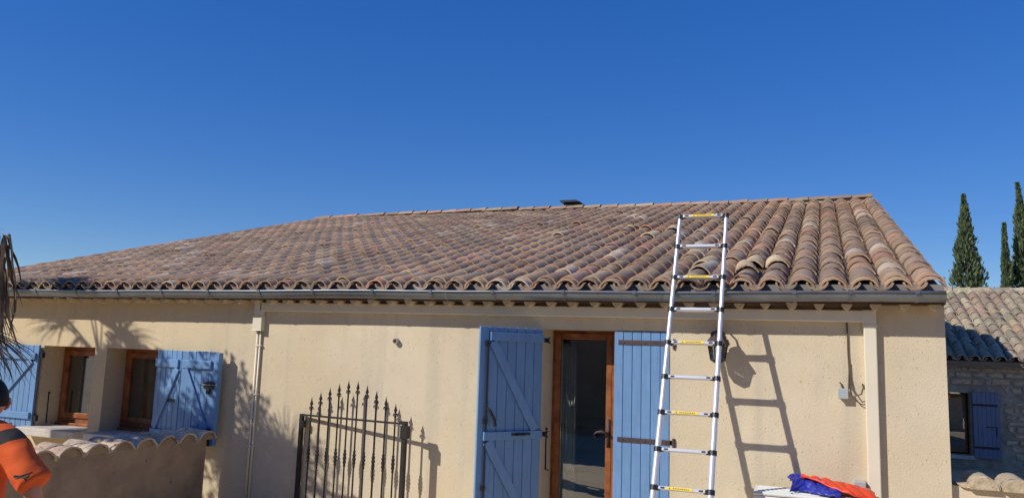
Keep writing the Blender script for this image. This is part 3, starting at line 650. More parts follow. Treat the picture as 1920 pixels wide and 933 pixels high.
# ------------------------------------------------------------------ wrought iron gate leaf folded back to the wall
gt = thing('iron_gate', 'black wrought iron gate leaf with spear tops standing against the wall', 'gate', (-4.35, -.13, 0))
G0, G1 = Vector((-5.02, -.045, 0)), Vector((-3.69, -.225, 0)); gd = (G1-G0); GL = gd.length; gd.normalize(); gm = frame(G0, gd, (-gd.y, gd.x, 0), (0, 0, 1))
gz = Z-.727
for (u0, rr) in ((0, .019), (GL, .021)):
    b = MB(); b.box(u0-rr, u0+rr, -rr, rr, .0, gz+.006, gm); part('post', b, M['iron'], gt)
b = MB(); b.box(0, GL, -.014, .014, gz-.012, gz+.006, gm); part('top_rail', b, M['iron'], gt)
b = MB(); b.box(0, GL, -.014, .014, .12, .15, gm); part('bottom_rail', b, M['iron'], gt)
for k in range(10):
    uu = GL*(k+1)/11.0; top = Z-.335-.205*abs((k-4.5)/4.5)**1.35
    p = gm @ Vector((uu, 0, 0)); bar = MB(); bar.tube([(p.x, p.y, .13), (p.x, p.y, top-.10)], .0088, 8)
    br_ = part('bar', bar, M['iron'], gt)
    b = MB(); b.lathe([(.010, -.14), (.013, -.13), (.010, -.118), (.016, -.112), (.008, -.10), (.010, -.085), (.0185, -.07), (.010, -.045), (.004, -.018), (.001, 0)], (p.x, p.y, top), 8)
    for s_ in (-1, 1): b.tube([gm @ Vector((uu, 0, top-.112)), gm @ Vector((uu+s_*.018, 0, top-.10)), gm @ Vector((uu+s_*.026, 0, top-.118)), gm @ Vector((uu+s_*.022, 0, top-.13))], [.006, .006, .005, .003], 5)
    part('spearhead', b, M['iron'], br_)
    b = MB(); zc = Z-1.12
    b.lathe([(.009, -.085), (.016, -.075), (.011, -.06), (.019, -.04), (.014, -.02), (.021, 0), (.014, .02), (.019, .04), (.011, .06), (.016, .075), (.009, .085)], (p.x, p.y, zc), 8); part('baluster_knot', b, M['iron'], br_)
b = MB(); b.box(GL-.035, GL+.045, -.028, .028, gz-.14, gz-.02, gm); b.box(GL-.06, GL+.03, -.012, .012, gz-.004, gz+.022, gm); b.tube([gm @ Vector((GL-.13, -.01, gz-.02)), gm @ Vector((GL+.0, -.01, gz-.03))], .006, 6); part('lock_box', b, M['iron'], gt)
b = MB(); b.box(.02, .045, -.02, .02, gz-.13, gz-.06, gm); part('hinge_eye', b, M['iron'], gt)

# ------------------------------------------------------------------ air conditioner and jacket
AZ = Z-1.03; AX0, AX1, AY0, AY1 = -.44, .39, -.42, -.10
ac = thing('air_conditioner', 'pale grey outdoor air conditioner unit with ribbed lid beside the trunking', 'air conditioner', (0, -.26, 0))
b = MB(); b.box(AX0+.01, AX1-.01, AY0+.01, AY1-.01, .30, AZ-.03); part('casing', b, M['white'], ac, bevel=.015)
b = MB(); b.box(AX0, AX1, AY0, AY1, AZ-.03, AZ); lid = part('lid', b, M['white'], ac, bevel=.012)
for k in range(7): b = MB(); yy = AY0+.035+k*.04; b.box(AX0+.03, AX1-.03, yy, yy+.018, AZ-.002, AZ+.005); part('rib', b, M['white'], lid, bevel=.003)
for xx in (AX0+.1, AX1-.15):
    b = MB(); b.box(xx, xx+.05, AY0+.02, AY1, 0, .302); part('foot', b, M['white'], ac)
b = MB(); N = 28; cxx, czz, rr = AX0+.30, .30+(AZ-.33)/2, .235
b.lathe([(rr, 0), (rr+.012, -.012)], (0, 0, 0), N); b.v = [(cxx+p[0], AY0+.008+p[2], czz+p[1]) for p in b.v]; part('fan_grille', b, M['greybox'], ac)

jk = thing('jacket', 'crumpled blue and orange quilted jacket lying on the air conditioner', 'jacket', (.13, -.24, AZ))
def cloth(fx, nx, ny, th=.008):
    b = MB(); vs_ = [fx(i/nx, j/ny) for j in range(ny+1) for i in range(nx+1)]
    b.add(vs_, [(j*(nx+1)+i, j*(nx+1)+i+1, (j+1)*(nx+1)+i+1, (j+1)*(nx+1)+i) for j in range(ny) for i in range(nx)]); return b
def hump(x):      # top profile of the heap, height above the lid
    return max(0, 1-abs((x-.02)/.22)**2.2)*.05
def jblue(u, v):
    x = -.17+.36*u; y0 = -.40+.06*math.sin(u*5); y = y0+.22*v
    prof = .082*math.sin(min(1, v*1.15)*math.pi/2)**.8*max(0, 1-abs((u-.30)/.80)**2.2)
    z = AZ+.010+prof+(.012*abs(math.sin(u*13+v*6+math.sin(v*7)))+.008*math.sin(v*14+u*9))*min(1, v*2.5+.2)+.004*math.sin(u*37-v*21)
    return (x+.02*math.sin(v*4), y+.012*math.sin(u*9), max(AZ+.009, z))
bo = part('lining', cloth(jblue, 70, 40), M['bluecloth'], jk, smooth=True); s_ = bo.modifiers.new('thick', 'SOLIDIFY'); s_.thickness = .012; s_.offset = 1
def jorange(u, v):
    # sweeps from the collar (u=0, standing on the lining) down to the front right corner of the lid
    x = -.075+.52*u+.05*v*(1-u)
    yf = -.225-.185*min(1, u*1.5)**.8; y = yf+(-.115-yf)*v
    top = .098*(1-u*.93)**.62
    rise = math.sin(math.pi*min(1, .50*(1-u)**2+v*(1-.5*(1-u)**2)*.98))**.55 if 0 < v < 1 else (math.sin(math.pi*.5*(1-u)**2)**.55 if v <= 0 else 0)
    quilt = .013*abs(math.sin(u*17+v*3.5+1.2*math.sin(v*5)))**.7+.008*math.sin(v*13+u*8)*math.sin(u*7)+.004*math.sin(u*41+v*17)
    return (x, y, max(AZ+.009, AZ+.008+top*rise+quilt*min(1, 4*v+.25+(1-u))))
bo = part('outer_shell', cloth(jorange, 80, 44), M['orangecloth'], jk, smooth=True); s_ = bo.modifiers.new('thick', 'SOLIDIFY'); s_.thickness = .014; s_.offset = 1
b = MB(); b.tube([Vector(jorange(0, v/12))+Vector((-.004, 0, .006)) for v in range(13)]+[], .009, 6); part('collar_edge', b, M['orangecloth'], jk, smooth=True)
b = MB(); b.tube([Vector(jorange(u/14, 0))+Vector((0, -.004, .004)) for u in range(15)], .009, 6); part('hem', b, M['orangecloth'], jk, smooth=True)

# ------------------------------------------------------------------ garden walls with tile coping
def coping_tile(w, h, L, seed):
    return tile_mesh('coping_tile', w, w*.92, h, h*.95, L, raise_=0, th=.016, seed=seed, rim=(1, 1, 1))
gw = thing('garden_wall', 'low shaded render wall with wavy tile coping beside the folding shutter', 'wall', (-6.2, -1.4, 0))
FX = -6.09
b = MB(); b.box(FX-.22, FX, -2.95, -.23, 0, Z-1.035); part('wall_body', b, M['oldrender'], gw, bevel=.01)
cps = [coping_tile(.262, .088, .36, 120+k) for k in range(4)]
for t__ in cps: t__[0].materials.clear(); t__[0].materials.append(M['oldtile'])
yk = -.235; k = 0
while yk > -2.95:
    w = .262
    m = frame((FX+.022, yk, Z-1.038+random.uniform(-.004, .004)), (0, 1, 0), (-1, 0, 0), (0, 0, 1)) @ Matrix.Rotation(random.uniform(-.03, .03), 4, 'Z') @ Matrix.Rotation(.06, 4, 'X')
    o = link('coping_tile', random.choice(cps)[0], gw, m); c = random.choice(((220, 192, 164), (206, 178, 152), (222, 200, 172))); o.color = (*lin(c), 1)
    a = MB(); pr = [(yk+.115*math.sin(-1.25+2.5*i/8)/math.sin(1.25), Z-1.045+.078*(math.cos(-1.25+2.5*i/8)-math.cos(1.25))/(1-math.cos(1.25))) for i in range(9)]
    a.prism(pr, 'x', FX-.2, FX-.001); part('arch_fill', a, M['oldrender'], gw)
    a = MB(); a.lathe([(.012, -.03), (.028, -.012), (.030, .006), (.016, .02)], (FX-.008, yk+.138, Z-1.035), 7, random.random()); part('mortar_lump', a, M['mortar'], gw)
    yk -= .2765; k += 1
gr = thing('garden_wall', 'cream render wall with mortar filled tile coping joining the house corner', 'wall', (2.3, .2, 0))
b = MB(); b.box(XR+.001, 4.2, .06, .30, 0, Z-.925); part('wall_body', b, M['render'], gr)
cpr = [coping_tile(.225, .095, .36, 140+k) for k in range(3)]
for t__ in cpr: t__[0].materials.clear(); t__[0].materials.append(M['oldtile'])
for k in range(14):
    xx = 1.235+k*.2285
    m = frame((xx, .02, Z-.93+random.uniform(-.004, .004)), (1, 0, 0), (0, 1, 0), (0, 0, 1)) @ Matrix.Rotation(random.uniform(-.03, .03), 4, 'Z') @ Matrix.Rotation(.03, 4, 'X')
    o = link('coping_tile', random.choice(cpr)[0], gr, m); o.color = (*lin((206, 186, 156)), 1)
    a = MB(); pr = [(xx+.10*math.sin(-1.35+2.7*i/10)/math.sin(1.35)+random.uniform(-.003, .003), Z-.935+.088*(math.cos(-1.35+2.7*i/10)-math.cos(1.35))/(1-math.cos(1.35))+random.uniform(-.003, .003)) for i in range(11)]
    a.prism(pr, 'y', .012+random.uniform(-.004, .004), .12); part('mortar_fill', a, M['mortar'], gr)
    a = MB(); pr = [(xx-.1143+.07*math.sin(-1.2+2.4*i/8)/math.sin(1.2), Z-.90-.035*(math.cos(-1.2+2.4*i/8)-math.cos(1.2))/(1-math.cos(1.2))) for i in range(9)]
    a.prism(pr, 'y', .035, .29); part('valley_mortar', a, M['mortar'], gr)

# ------------------------------------------------------------------ neighbour's stone house
nb = thing('stone_house', 'old stone house with lichened tile roof and faded blue shutter behind the corner', 'house', (5, 10.5, 0))
NY, NEY, NEZ, NA = 9.75, 9.5, Z+.10, math.radians(22)
b = holed_wall(1.5, 9, 0, Z+.14, NY, NY+.5, [(1.9, 2.775, Z-1.63, Z-.49)]); part('wall', b, M['rubble'], nb)
b = MB(); b.box(1.5, 2.0, NY+.5, NY+6, 0, Z+.3); b.box(8.5, 9, NY+.5, NY+6, 0, Z+.3); b.box(2, 8.5, NY+5.5, NY+6, 0, Z+.3); part('side_wall', b, M['rubble'], nb)
b = MB(); b.box(1.95, 2.74, NY+.18, NY+.24, Z-1.60, Z-.52); wd = part('window', b, M['wood'], nb)
b = MB(); b.box(1.99, 2.70, NY+.172, NY+.178, Z-1.55, Z-.57); part('pane', b, M['glass'], wd)
b = MB(); b.box(1.85, 2.83, NY-.05, NY+.15, Z-1.70, Z-1.632); part('window_sill', b, M['stone'], wd)
sm = frame((2.81, NY-.03, 0), (1, 0, 0), (0, -1, 0), (0, 0, 1))
b = MB(); b.box(0, .43, 0, .03, Z-1.665, Z-.47, sm); shn = part('shutter', b, M['oldblue'], nb)
bb = MB().box(.003, .069, .03, .04, Z-1.663, Z-.472).mesh('board'); bb.materials.append(M['oldblue'])
for k in range(6): link('board', bb, shn, sm @ Matrix.Translation((k*.0717, 0, 0)))
for zz in (-.70, -1.47): b = MB(); b.box(.0, .40, .04, .047, Z+zz-.02, Z+zz+.02, sm); part('strap_hinge', b, M['iron'], shn)
b = MB(); b.box(.2, .38, .04, .05, Z-1.10, Z-1.085, sm); b.box(.365, .38, .04, .05, Z-1.25, Z-1.085, sm); part('stay_bar', b, M['iron'], shn)
# individual stones standing proud of the mortar
rs = random.Random(5); zz = .05
while zz < Z+.02:
    hh = rs.uniform(.08, .15); xx = 1.55+rs.uniform(0, .1)
    while xx < 5.2:
        ww = rs.uniform(.10, .36)
        if not (xx+ww > 1.8 and xx < 3.28 and zz+hh > Z-1.72 and zz < Z-.42):
            a = MB(); j = lambda s: rs.uniform(-s, s)*2.2; p = []
            for y_ in (NY+.02, NY-.018-rs.uniform(0, .012)):
                q = .018 if y_ < NY else 0
                p += [(xx+.012+q+j(.012), y_, zz+.012+q+j(.01)), (xx+ww-.012-q+j(.012), y_, zz+.012+q+j(.01)), (xx+ww-.012-q+j(.012), y_, zz+hh-.012-q+j(.01)), (xx+.012+q+j(.012), y_, zz+hh-.012-q+j(.01))]
            a.add(p, [(3, 2, 1, 0), (4, 5, 6, 7), (0, 1, 5, 4), (1, 2, 6, 5), (2, 3, 7, 6), (3, 0, 4, 7)]); part('stone', a, M['stonebit'], nb)
        xx += ww
    zz += hh
# neighbour roof
NSL = 4.25; NCA, NSA = math.cos(NA), math.sin(NA); NRY, NRZ = NEY+NSL*NCA, NEZ+NSL*NSA
b = MB(); b.prism([(NEY+.08, NEZ+.0), (NRY, NRZ-.03), (NRY+4, NRZ-1.6), (NRY+4, NRZ-1.7), (NRY, NRZ-.12), (NEY+.08, NEZ-.05)], 'x', 1.45, 9.05); nroof = part('roof', b, M['fascia'], nb)
ncov = [tile_mesh('roof_tile', .188, .15, .075, .062, .46, seed=160+k) for k in range(5)]; nch = [tile_mesh('channel_tile', .16, .19, .055, .06, .46, up=-1, seed=170+k) for k in range(2)]
for t__ in ncov+nch: t__[0].materials.clear(); t__[0].materials.append(M['oldtile'])
NPAL = [lin(c) for c in ((176, 160, 134), (186, 170, 142), (164, 148, 126), (192, 180, 150), (156, 142, 122), (176, 154, 128))]
jn = MB(); jc = MB(); nx = 0; x = 1.6
while x < 9:
    s = 0; ri = 0
    while s < NSL-.2:
        for (kind, xx, hh) in (('c', x, .03), ('u', x+.105, 0)):
            m = frame((xx+random.uniform(-.01, .01), NEY+s*NCA-hh*NSA, NEZ+s*NSA+hh*NCA), (1, 0, 0), (0, NCA, NSA), (0, -NSA, NCA)) @ Matrix.Rotation(random.uniform(-.05, .05), 4, 'Z') @ Matrix.Rotation(random.uniform(-.06, .06), 4, 'Y')
            c = tuple(v*random.uniform(.92, 1.06) for v in random.choice(NPAL))
            if kind == 'c': put(None if x < 4.6 else jn, random.choice(ncov), m, c, 'roof_tile', nroof)
            else: put(jc, random.choice(nch), m, c, 'channel_tile', nroof)
        s += .36; ri += 1
    x += .21; nx += 1
for o in (joined_part(jn, 'roof_tile_field', nroof), joined_part(jc, 'channel_tile_field', nroof)): o.data.materials.clear(); o.data.materials.append(M['oldtile'])
nrid = [tile_mesh('ridge_tile', .22, .2, .09, .08, .46, seed=180+k) for k in range(3)]; x = 1.6
while x < 9:
    o = link('ridge_tile', random.choice(nrid)[0], nroof, frame((x, NRY, NRZ+.03+random.uniform(-.01, .01)), (0, 1, 0), (-1, 0, 0), (0, 0, 1)) @ Matrix.Rotation(random.uniform(-.05, .05), 4, 'Z')); o.color = (*random.choice(NPAL), 1); x += .38
b = MB(); b.box(1.5, 9, NRY-.16, NRY+.16, NRZ-.06, NRZ+.05); part('ridge_mortar', b, M['mortar'], nroof)
b = MB(); b.box(1.5, 9, NEY+.1, NY+.05, NEZ-.09, NEZ-.035); part('eave_board', b, M['fascia'], nroof)
# ------------------------------------------------------------------ cypresses
def cypress(name, label, x, y, h, r, seed, lean=0):
    rr = random.Random(seed); t = thing(name, label, 'tree', (x, y, 0), 'cypresses behind the stone house')
    b = MB(); b.tube([(x, y, 0), (x, y, h*.5), (x+lean, y, h*.92)], [.16, .1, .02], 7); part('trunk', b, M['trunk'], t)
    b = MB(); N = 9000
    clumps = [(rr.random()**.8, rr.uniform(0, 6.283), rr.uniform(.45, 1.05)) for _ in range(330)]
    for k in range(N):
        cl = rr.choice(clumps); f = min(.995, max(.04, cl[0]+rr.gauss(0, .018)))
        prof = min(1, f/.12)**.6*min(1, ((1-f)/.66))**1.0
        a = cl[1]+rr.gauss(0, .22); rad = r*prof*cl[2]*rr.uniform(.75, 1.08)
        rad *= rr.uniform(1.1, 1.5) if rr.random() < .14 else 1
        p = Vector((x+lean*f*f+rad*math.cos(a), y+rad*math.sin(a), .25+h*f*.99)); L = rr.uniform(.10, .24)*(1.25-f*.5)
        d = Vector((math.cos(a)*.45+rr.gauss(0, .25), math.sin(a)*.45+rr.gauss(0, .25), 1)).normalized(); s_ = d.cross(Vector((rr.gauss(0, 1), rr.gauss(0, 1), .2))).normalized()*L*.28
        b.add([p-s_, p+s_*.6-d*L*.1, p+d*L, p+d*L*.4-s_*1.1], [(0, 1, 2, 3)])
    part('crown', b, M['cypress'], t)
cypress('cypress_tree', 'broad dark cypress with a wispy bent tip above the stone house', 6.25, 30, Z+7.05, .96, 1)
cypress('cypress_tree', 'short slim cypress between two taller ones', 7.68, 30, Z+5.75, .34, 2)
cypress('cypress_tree', 'tall slim cypress leaning beside the short one', 8.50, 30.6, Z+7.6, .70, 3, -.12)

# ------------------------------------------------------------------ palms (the crown reaches into the frame, its shade falls on the wall)
def frond(rr, base, az, el, pet, size, dead, droop):
    """fan frond: petiole then a fan of narrow folded blades that droop"""
    b = MB(); d = Vector((math.cos(az)*math.cos(el), math.sin(az)*math.cos(el), math.sin(el)))
    side = Vector((-math.sin(az), math.cos(az), 0)); pts = [Vector(base)]
    cur = Vector(base); dd = d.copy()
    for k in range(5):
        dd = (dd+Vector((0, 0, -droop*.16))).normalized(); cur = cur+dd*pet/5; pts.append(cur.copy())
    b.tube(pts, [.022, .018, .014, .012, .010, .009], 5)
    up = side.cross(dd).normalized(); nbl = 26
    for k in range(nbl):
        a = -1.35+2.7*k/(nbl-1)+rr.uniform(-.05, .05); L = size*(.72+.28*math.cos(a*.8))*rr.uniform(.85, 1.1)
        bd = (dd*math.cos(a)+side*math.sin(a)+up*rr.uniform(-.10, .10)).normalized(); p = cur.copy(); w = .014*size/.7
        prev = None; q = bd.copy(); n_ = 5; wn = (q.cross(up)).normalized(); vs_ = []
        for s in range(n_+1):
            ww = w*(1-(s/n_)**1.6)+.001; vs_ += [p-wn*ww, p+wn*ww]
            q = (q+Vector((rr.uniform(-.12, .12), rr.uniform(-.12, .12), -(.12+.30*s/n_)*(1.0 if not dead else 2.0)*droop))).normalized(); p = p+q*L/n_
        b.add(vs_, [(2*s, 2*s+1, 2*s+3, 2*s+2) for s in range(n_)])
    return b
def palm(label, x, y, zc, seed, nd, ng, pet, size, extra=()):
    rr = random.Random(seed); t = thing('palm_tree', label, 'tree', (x, y, 0), 'palms beside the garden wall')
    b = MB(); zs_ = [zc*k/14 for k in range(15)]
    b.tube([(x+.03*math.sin(k), y, z_) for k, z_ in enumerate(zs_)], [.17+.015*(k % 2) for k in range(15)], 10); part('trunk', b, M['trunk'], t)
    for k in range(nd):
        az = 6.283*k/nd+rr.uniform(-.25, .25); part('dry_frond', frond(rr, (x, y, zc-.05), az, rr.uniform(-.75, -.1), pet*rr.uniform(.7, 1), size, True, 1.0), M['straw'], t)
    for k in range(ng):
        az = 6.283*k/ng*2.4+rr.uniform(-.3, .3); part('frond', frond(rr, (x, y, zc+.1), az, rr.uniform(.1, 1.1), pet*rr.uniform(.8, 1.1), size, False, .55), M['frond'], t)
    for (az, el, pt, sz, dr) in extra: part('dry_frond', frond(rr, (x, y, zc-.05), az, el, pt, sz, True, dr), M['straw'], t)
    return t
def hang(rr, top, n, L, spread, out):
    """bundle of dry blades hanging from one point"""
    b = MB(); top = Vector(top)
    for k in range(n):
        p = top+Vector((rr.gauss(0, spread), rr.gauss(0, spread), rr.uniform(-.12, .05))); q = Vector((out*rr.uniform(.0, .5), rr.uniform(-.15, .15), -.6)).normalized(); l = L*rr.uniform(.55, 1.1); n_ = 7; vs_ = []; w = rr.uniform(.007, .022); a = rr.uniform(0, 3.14); wn = Vector((math.cos(a), math.sin(a), 0))
        for i in range(n_+1):
            ww = w*(1-(i/n_)**2.2)+.0012; vs_ += [p-wn*ww, p+wn*ww]
            q = (q+Vector((rr.uniform(-.26, .26), rr.uniform(-.26, .26), -.22))).normalized(); p = p+q*l/n_; wn = (wn+Vector((rr.uniform(-.4, .4), rr.uniform(-.4, .4), 0))).normalized()
        b.add(vs_, [(2*i, 2*i+1, 2*i+3, 2*i+2) for i in range(n_)])
    return b
p1 = palm('fan palm with dry hanging fronds reaching past the garden wall', -8.0, -2.6, Z+.95, 11, 9, 8, .45, .6)
rr = random.Random(21)
b = MB(); b.tube([(-8.0, -2.6, Z+.9), (-7.3, -2.45, Z+1.02), (-6.62, -2.4, Z+.90)], [.03, .022, .014], 6); part('frond_stalk', b, M['straw'], p1)
part('dry_frond', hang(rr, (-6.66, -2.4, Z+.86), 70, 1.05, .045, .25), M['straw'], p1)
part('dry_frond', hang(rr, (-6.80, -2.45, Z+.80), 60, 1.1, .05, .1), M['straw'], p1)
part('dry_frond', frond(rr, (-8.0, -2.6, Z+.62), .09, -.22, 1.55, .66, True, .36), M['straw'], p1)
part('dry_frond', frond(rr, (-8.0, -2.6, Z+.75), .05, -.30, 1.45, .62, True, .45), M['straw'], p1)
palm('taller fan palm farther along the house wall', -10.35, -2.4, Z+2.05, 12, 6, 13, .5, .65)
# leafy trees whose shade falls on the lower wall
def leafy(label, x, y, zc, rx, rz, seed, N=5200):
    rr = random.Random(seed); t = thing('bay_tree', label, 'tree', (x, y, 0), 'leafy trees beside the garden wall')
    b = MB(); b.tube([(x, y, 0), (x+.05, y, zc*.4), (x-.04, y+.03, zc*.8), (x, y, zc+rz*.3)], [.09, .075, .05, .02], 8)
    for k in range(7):
        a = k*.9; b.tube([(x-.02, y, zc*.72), (x+math.cos(a)*rx*.4, y+math.sin(a)*rx*.4, zc-.05), (x+math.cos(a)*rx*.75, y+math.sin(a)*rx*.75, zc+.15)], [.035, .022, .008], 6)
    part('trunk', b, M['trunk'], t)
    cl = []
    for k in range(46):
        u_, a = rr.uniform(-1, 1), rr.uniform(0, 6.283); q = rr.uniform(.25, .9); h = math.sqrt(1-u_*u_); cl.append((Vector((x+rx*q*h*math.cos(a), y+rx*q*h*math.sin(a), zc+rz*q*u_)), rr.uniform(.14, .27)))
    b = MB()
    for k in range(N):
        c_, r_ = rr.choice(cl); d = Vector((rr.gauss(0, 1), rr.gauss(0, 1), rr.gauss(0, 1))).normalized(); p = c_+d*r_*rr.uniform(.3, 1)
        L = rr.uniform(.05, .10); e = (d+Vector((rr.gauss(0, .6), rr.gauss(0, .6), rr.gauss(0, .6)-.2))).normalized(); s_ = e.cross(Vector((rr.gauss(0, 1), rr.gauss(0, 1), rr.gauss(0, 1)))).normalized()*L*.25
        b.add([p, p+e*L*.5+s_, p+e*L, p+e*L*.5-s_], [(0, 1, 2, 3)])
    part('crown', b, M['leaf'], t)
leafy('leafy bay tree shading the drainpipe end of the wall', -8.40, -3.0, Z+1.72, .88, .72, 31)
leafy('leafy bay tree shading the folding shutter', -10.3, -3.05, Z+2.2, .84, .75, 32, 10000)

# ------------------------------------------------------------------ house across the courtyard (seen mirrored in the door glass)
op = thing('courtyard_house', 'plain render house across the courtyard with a tiled eave', 'house', (-4, -13, 0))
b = MB(); b.box(-16, 8, -16, -10, 0, 4.3); part('wall', b, M['oldrender'], op)
b = MB(); b.prism([(-9.6, 4.35), (-13, 5.6), (-16.4, 4.35), (-16.4, 4.28), (-9.6, 4.28)], 'x', -16.2, 8.2); opr = part('roof', b, M['fascia'], op)
jo = MB(); x = -16
while x < 8:
    for s in (0, .36, .72):
        m = frame((x, -9.55-s*.94, 4.36+s*.34), (-1, 0, 0), (0, -.94, .34), (0, .34, .94)); put(jo, COVER[0], m, tcol(), 'roof_tile', opr)
    x += .23
joined_part(jo, 'roof_tile_field', opr)

# ------------------------------------------------------------------ person at the left edge, back turned, looking left
PX, PY = -4.10, -4.1
pr_ = thing('person', 'person in orange sports shirt with dark shoulder band, seen from behind, head turned left', 'person', (PX, PY, 0))
def skin(name, verts, edges, radii, material, parent, sub=2, root=0):
    me = bpy.data.meshes.new(name); me.from_pydata(verts, edges, []); o = link(name, me, parent, None, material)
    o.modifiers.new('skin', 'SKIN'); 
    for i, r in enumerate(radii):
        sv = me.skin_vertices[0].data[i]; sv.radius = r if isinstance(r, tuple) else (r, r); sv.use_root = (i == root)
    s_ = o.modifiers.new('sub', 'SUBSURF'); s_.levels = sub; s_.render_levels = sub
    o.modifiers['skin'].use_smooth_shade = True
    return o
hz = 1.626
V = [(0, 0, .92), (0, .0, 1.08), (0, .0, 1.24), (0, -.01, 1.36), (0, -.005, 1.43), (0, .0, 1.49),             # pelvis..neck 0-5
     (.18, -.01, 1.345), (.36, -.01, 1.13), (.35, .07, .93), (.33, .10, .86),                              # right arm 6-9
     (-.17, -.01, 1.355), (-.24, -.01, 1.10), (-.25, .05, .87), (-.25, .08, .79),                            # left arm 10-13
     (.09, 0, .86), (.10, .01, .48), (.10, -.02, .09), (.105, .10, .04),                                      # right leg 14-17
     (-.09, 0, .86), (-.10, .01, .48), (-.10, -.02, .09), (-.105, .10, .04)]
V = [(PX+x*1.12, PY+y, z*.977) for x, y, z in V]
E = [(0, 1), (1, 2), (2, 3), (3, 4), (4, 5), (3, 6), (6, 7), (7, 8), (8, 9), (3, 10), (10, 11), (11, 12), (12, 13), (0, 14), (14, 15), (15, 16), (16, 17), (0, 18), (18, 19), (19, 20), (20, 21)]
RD = [(.15, .11), (.14, .10), (.155, .105), (.13, .085), .058, .054, .062, .046, .036, .028, .062, .046, .036, .028, .082, .056, .042, .036, .082, .056, .042, .036]
body = skin('body', V, E, RD, M['skin'], pr_)
# hands with fingers
for (hx_, hy_, hz_, s_) in ((.33, .10, .86, 1), (-.25, .08, .79, -1)):
    b = MB(); o_ = Vector((PX+hx_*1.12, PY+hy_, hz_*.977))
    b.tube([o_, o_+Vector((0, .012, -.05)), o_+Vector((0, .02, -.085))], [.026, .036, .030], 8)
    for k in range(4):
        y_ = -.026+.018*k; L = (.062, .075, .08, .068)[k]; p0 = o_+Vector((0, .02+y_, -.08)); b.tube([p0, p0+Vector((-s_*.006, .004, -L*.45)), p0+Vector((-s_*.022, .006, -L*.8)), p0+Vector((-s_*.036, .006, -L*.95))], [.0095, .009, .0085, .006], 6)
    p0 = o_+Vector((0, .045, -.04)); b.tube([p0, p0+Vector((-s_*.012, .03, -.03)), p0+Vector((-s_*.022, .036, -.06))], [.012, .010, .007], 6)
    part('hand', b, M['skin'], pr_, smooth=True)
# head, turned to its left (towards -x)
hd = MB(); o_ = Vector((PX+.005, PY+.005, hz-.125)); N1, N2 = 16, 14
vs_ = []
for i in range(N2+1):
    ph = math.pi*i/N2
    for k in range(N1):
        th = 2*math.pi*k/N1; fx, sd, up = math.sin(ph)*math.cos(th), math.sin(ph)*math.sin(th), math.cos(ph)
        f_ = fx*(.100 if fx > 0 else .104); s2 = sd*.078; u_ = up*(.125 if up > 0 else .118)
        if up < 0: f_ = f_*(1-.12*(-up)) + (.014*(-up) if fx > -.2 else .02*(-up)); s2 *= (1-.34*(-up)**1.5)
        if fx > .85 and -.45 < up < .12: f_ += .020*max(0, 1-abs(up+.2)/.3)*max(0, 1-abs(sd)/.35)         # nose
        vs_.append(o_+Vector((-f_, -s2, u_)))
hd.add(vs_, [(i*N1+k, i*N1+(k+1) % N1, (i+1)*N1+(k+1) % N1, (i+1)*N1+k) for i in range(N2) for k in range(N1)])
head = part('head', hd, M['skin'], pr_, smooth=True); sb = head.modifiers.new('sub', 'SUBSURF'); sb.levels = 1; sb.render_levels = 2
for s_ in (-1, 1):
    b = MB(); c_ = o_+Vector((.012, s_*.075, -.018))
    b.tube([c_+Vector((.004, s_*.004, .030)), c_+Vector((.018, s_*.014, .026)), c_+Vector((.024, s_*.016, .004)), c_+Vector((.014, s_*.012, -.020)), c_+Vector((.0, s_*.006, -.032))], [.006, .009, .009, .008, .006], 6); b.tube([c_+Vector((.004, 0, .02)), c_+Vector((.004, s_*.006, -.024))], .012, 6)
    part('ear', b, M['skin'], head, smooth=True)
    b = MB(); b.lathe([(.001, -.011), (.009, -.006), (.011, 0), (.009, .006), (.001, .011)], o_+Vector((-.086, s_*.032, .002)), 8); part('eye', b, M['white'], head, smooth=True)
b = MB(); b.tube([o_+Vector((-.098, -.022, -.066)), o_+Vector((-.104, 0, -.066)), o_+Vector((-.098, .022, -.066))], [.003, .006, .003], 6); part('mouth', b, M['rust_iron'], head, smooth=True)
hr = MB(); vs_ = []; 
for i in range(11):
    ph = math.pi*.56*i/10
    for k in range(20):
        th = 2*math.pi*k/20; fx, sd, up = math.sin(ph)*math.cos(th), math.sin(ph)*math.sin(th), math.cos(ph)
        lim = .62 if fx > .3 else 1.0
        if fx > .35: 
            ph2 = min(ph, math.pi*.34); fx, sd, up = math.sin(ph2)*math.cos(th), math.sin(ph2)*math.sin(th), math.cos(ph2)
        elif fx > -.55:
            ph2 = min(ph, math.pi*.43); fx, sd, up = math.sin(ph2)*math.cos(th), math.sin(ph2)*math.sin(th), math.cos(ph2)
        vs_.append(o_+Vector((-(fx*(.102 if fx > 0 else .107)), -sd*.081, up*.128)))
hr.add(vs_, [(i*20+k, i*20+(k+1) % 20, (i+1)*20+(k+1) % 20, (i+1)*20+k) for i in range(10) for k in range(20)]); part('hair', hr, M['hair'], head, smooth=True)
SV = [(0, 0, .95), (0, 0, 1.10), (0, 0, 1.24), (0, -.01, 1.375), (0, -.005, 1.435), (.175, -.01, 1.355), (.27, -.01, 1.255), (.372, -.005, 1.140), (.384, -.005, 1.127), (-.165, -.01, 1.365), (-.205, -.01, 1.27), (-.23, -.005, 1.14)]
SV = [(PX+x*1.12, PY+y, z*.977) for x, y, z in SV]
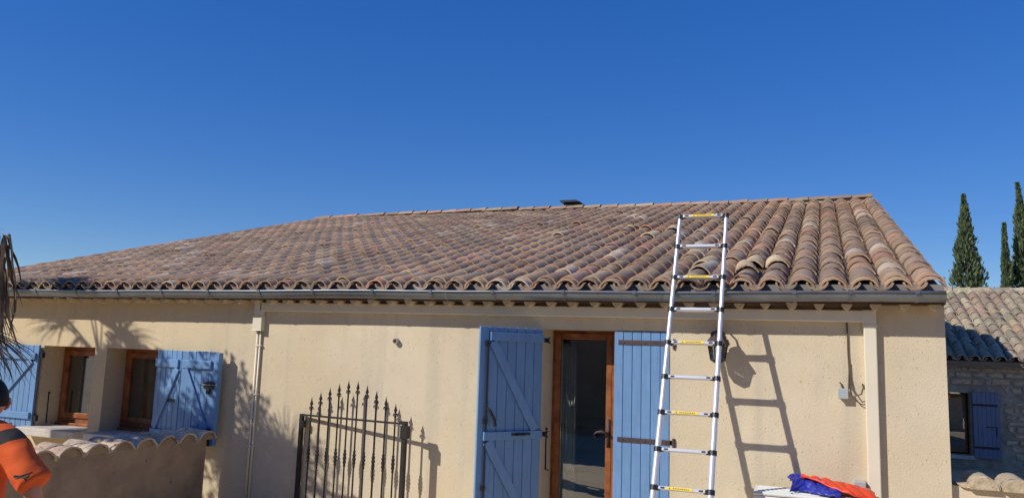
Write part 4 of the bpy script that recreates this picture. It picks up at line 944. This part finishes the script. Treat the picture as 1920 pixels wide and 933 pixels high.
shirt = skin('shirt', SV, [(0, 1), (1, 2), (2, 3), (3, 4), (3, 5), (5, 6), (6, 7), (7, 8), (3, 9), (9, 10), (10, 11)], [(.18, .125), (.17, .12), (.175, .12), (.15, .10), (.07, .07), .080, .080, .086, .088, .082, .085, .092], M['shirt'], pr_, 3)
tx = bpy.data.textures.new('folds', 'CLOUDS'); tx.noise_scale = .09; tx.noise_depth = 2
dp = shirt.modifiers.new('folds', 'DISPLACE'); dp.texture = tx; dp.strength = .028; dp.mid_level = .5; dp.texture_coords = 'GLOBAL'
b = MB()
b = skin('trousers', [(PX+x, PY+y, z) for x, y, z in [(0, 0, .96), (0, 0, .88), (.092, 0, .78), (.10, .01, .45), (.10, -.015, .09), (-.092, 0, .78), (-.10, .01, .45), (-.10, -.015, .09)]], [(0, 1), (1, 2), (2, 3), (3, 4), (1, 5), (5, 6), (6, 7)], [(.17, .125), (.16, .12), .10, .078, .072, .10, .078, .072], M['jeans'], pr_)
for s_ in (.10, -.10):
    b = MB(); b.lathe([(.05, 0), (.055, .02), (.05, .07), (.035, .09)], (0, 0, 0), 12); b.v = [(PX+s_+p[0]*.85, PY+.05+p[1]*2.3, p[2]) for p in b.v]; part('shoe', b, M['shoe'], pr_, smooth=True)
bpy.context.view_layer.update()
dg = bpy.context.evaluated_depsgraph_get(); ev = shirt.evaluated_get(dg)
LOGO = [(-.5, .0), (-.36, .10), (-.12, .10), (.10, .13), (.28, .26), (.40, .40), (.44, .36), (.36, .20), (.42, .06), (.36, -.12), (.42, -.30), (.36, -.33), (.22, -.10), (.02, -.04), (-.12, -.16), (-.34, -.14), (-.42, -.10), (-.46, -.04)]
lc = Vector((PX+.415, 0, 1.155)); vs_ = []; ok = True
for (u_, w_) in LOGO:
    o_ = Vector((lc.x+u_*.085, PY-.6, lc.z+w_*.055)); hit, loc, nr, ix = ev.ray_cast(o_, Vector((0, 1, 0)))
    if not hit: ok = False; loc = Vector((o_.x, PY-.09, o_.z)); nr = Vector((0, -1, 0))
    vs_.append(loc+nr*.003)
b = MB(); b.add(vs_, [tuple(range(len(vs_)))])
lg = part('logo', b, M['logo'], shirt)
print('tiles individually placed', count, 'logo hit', ok)
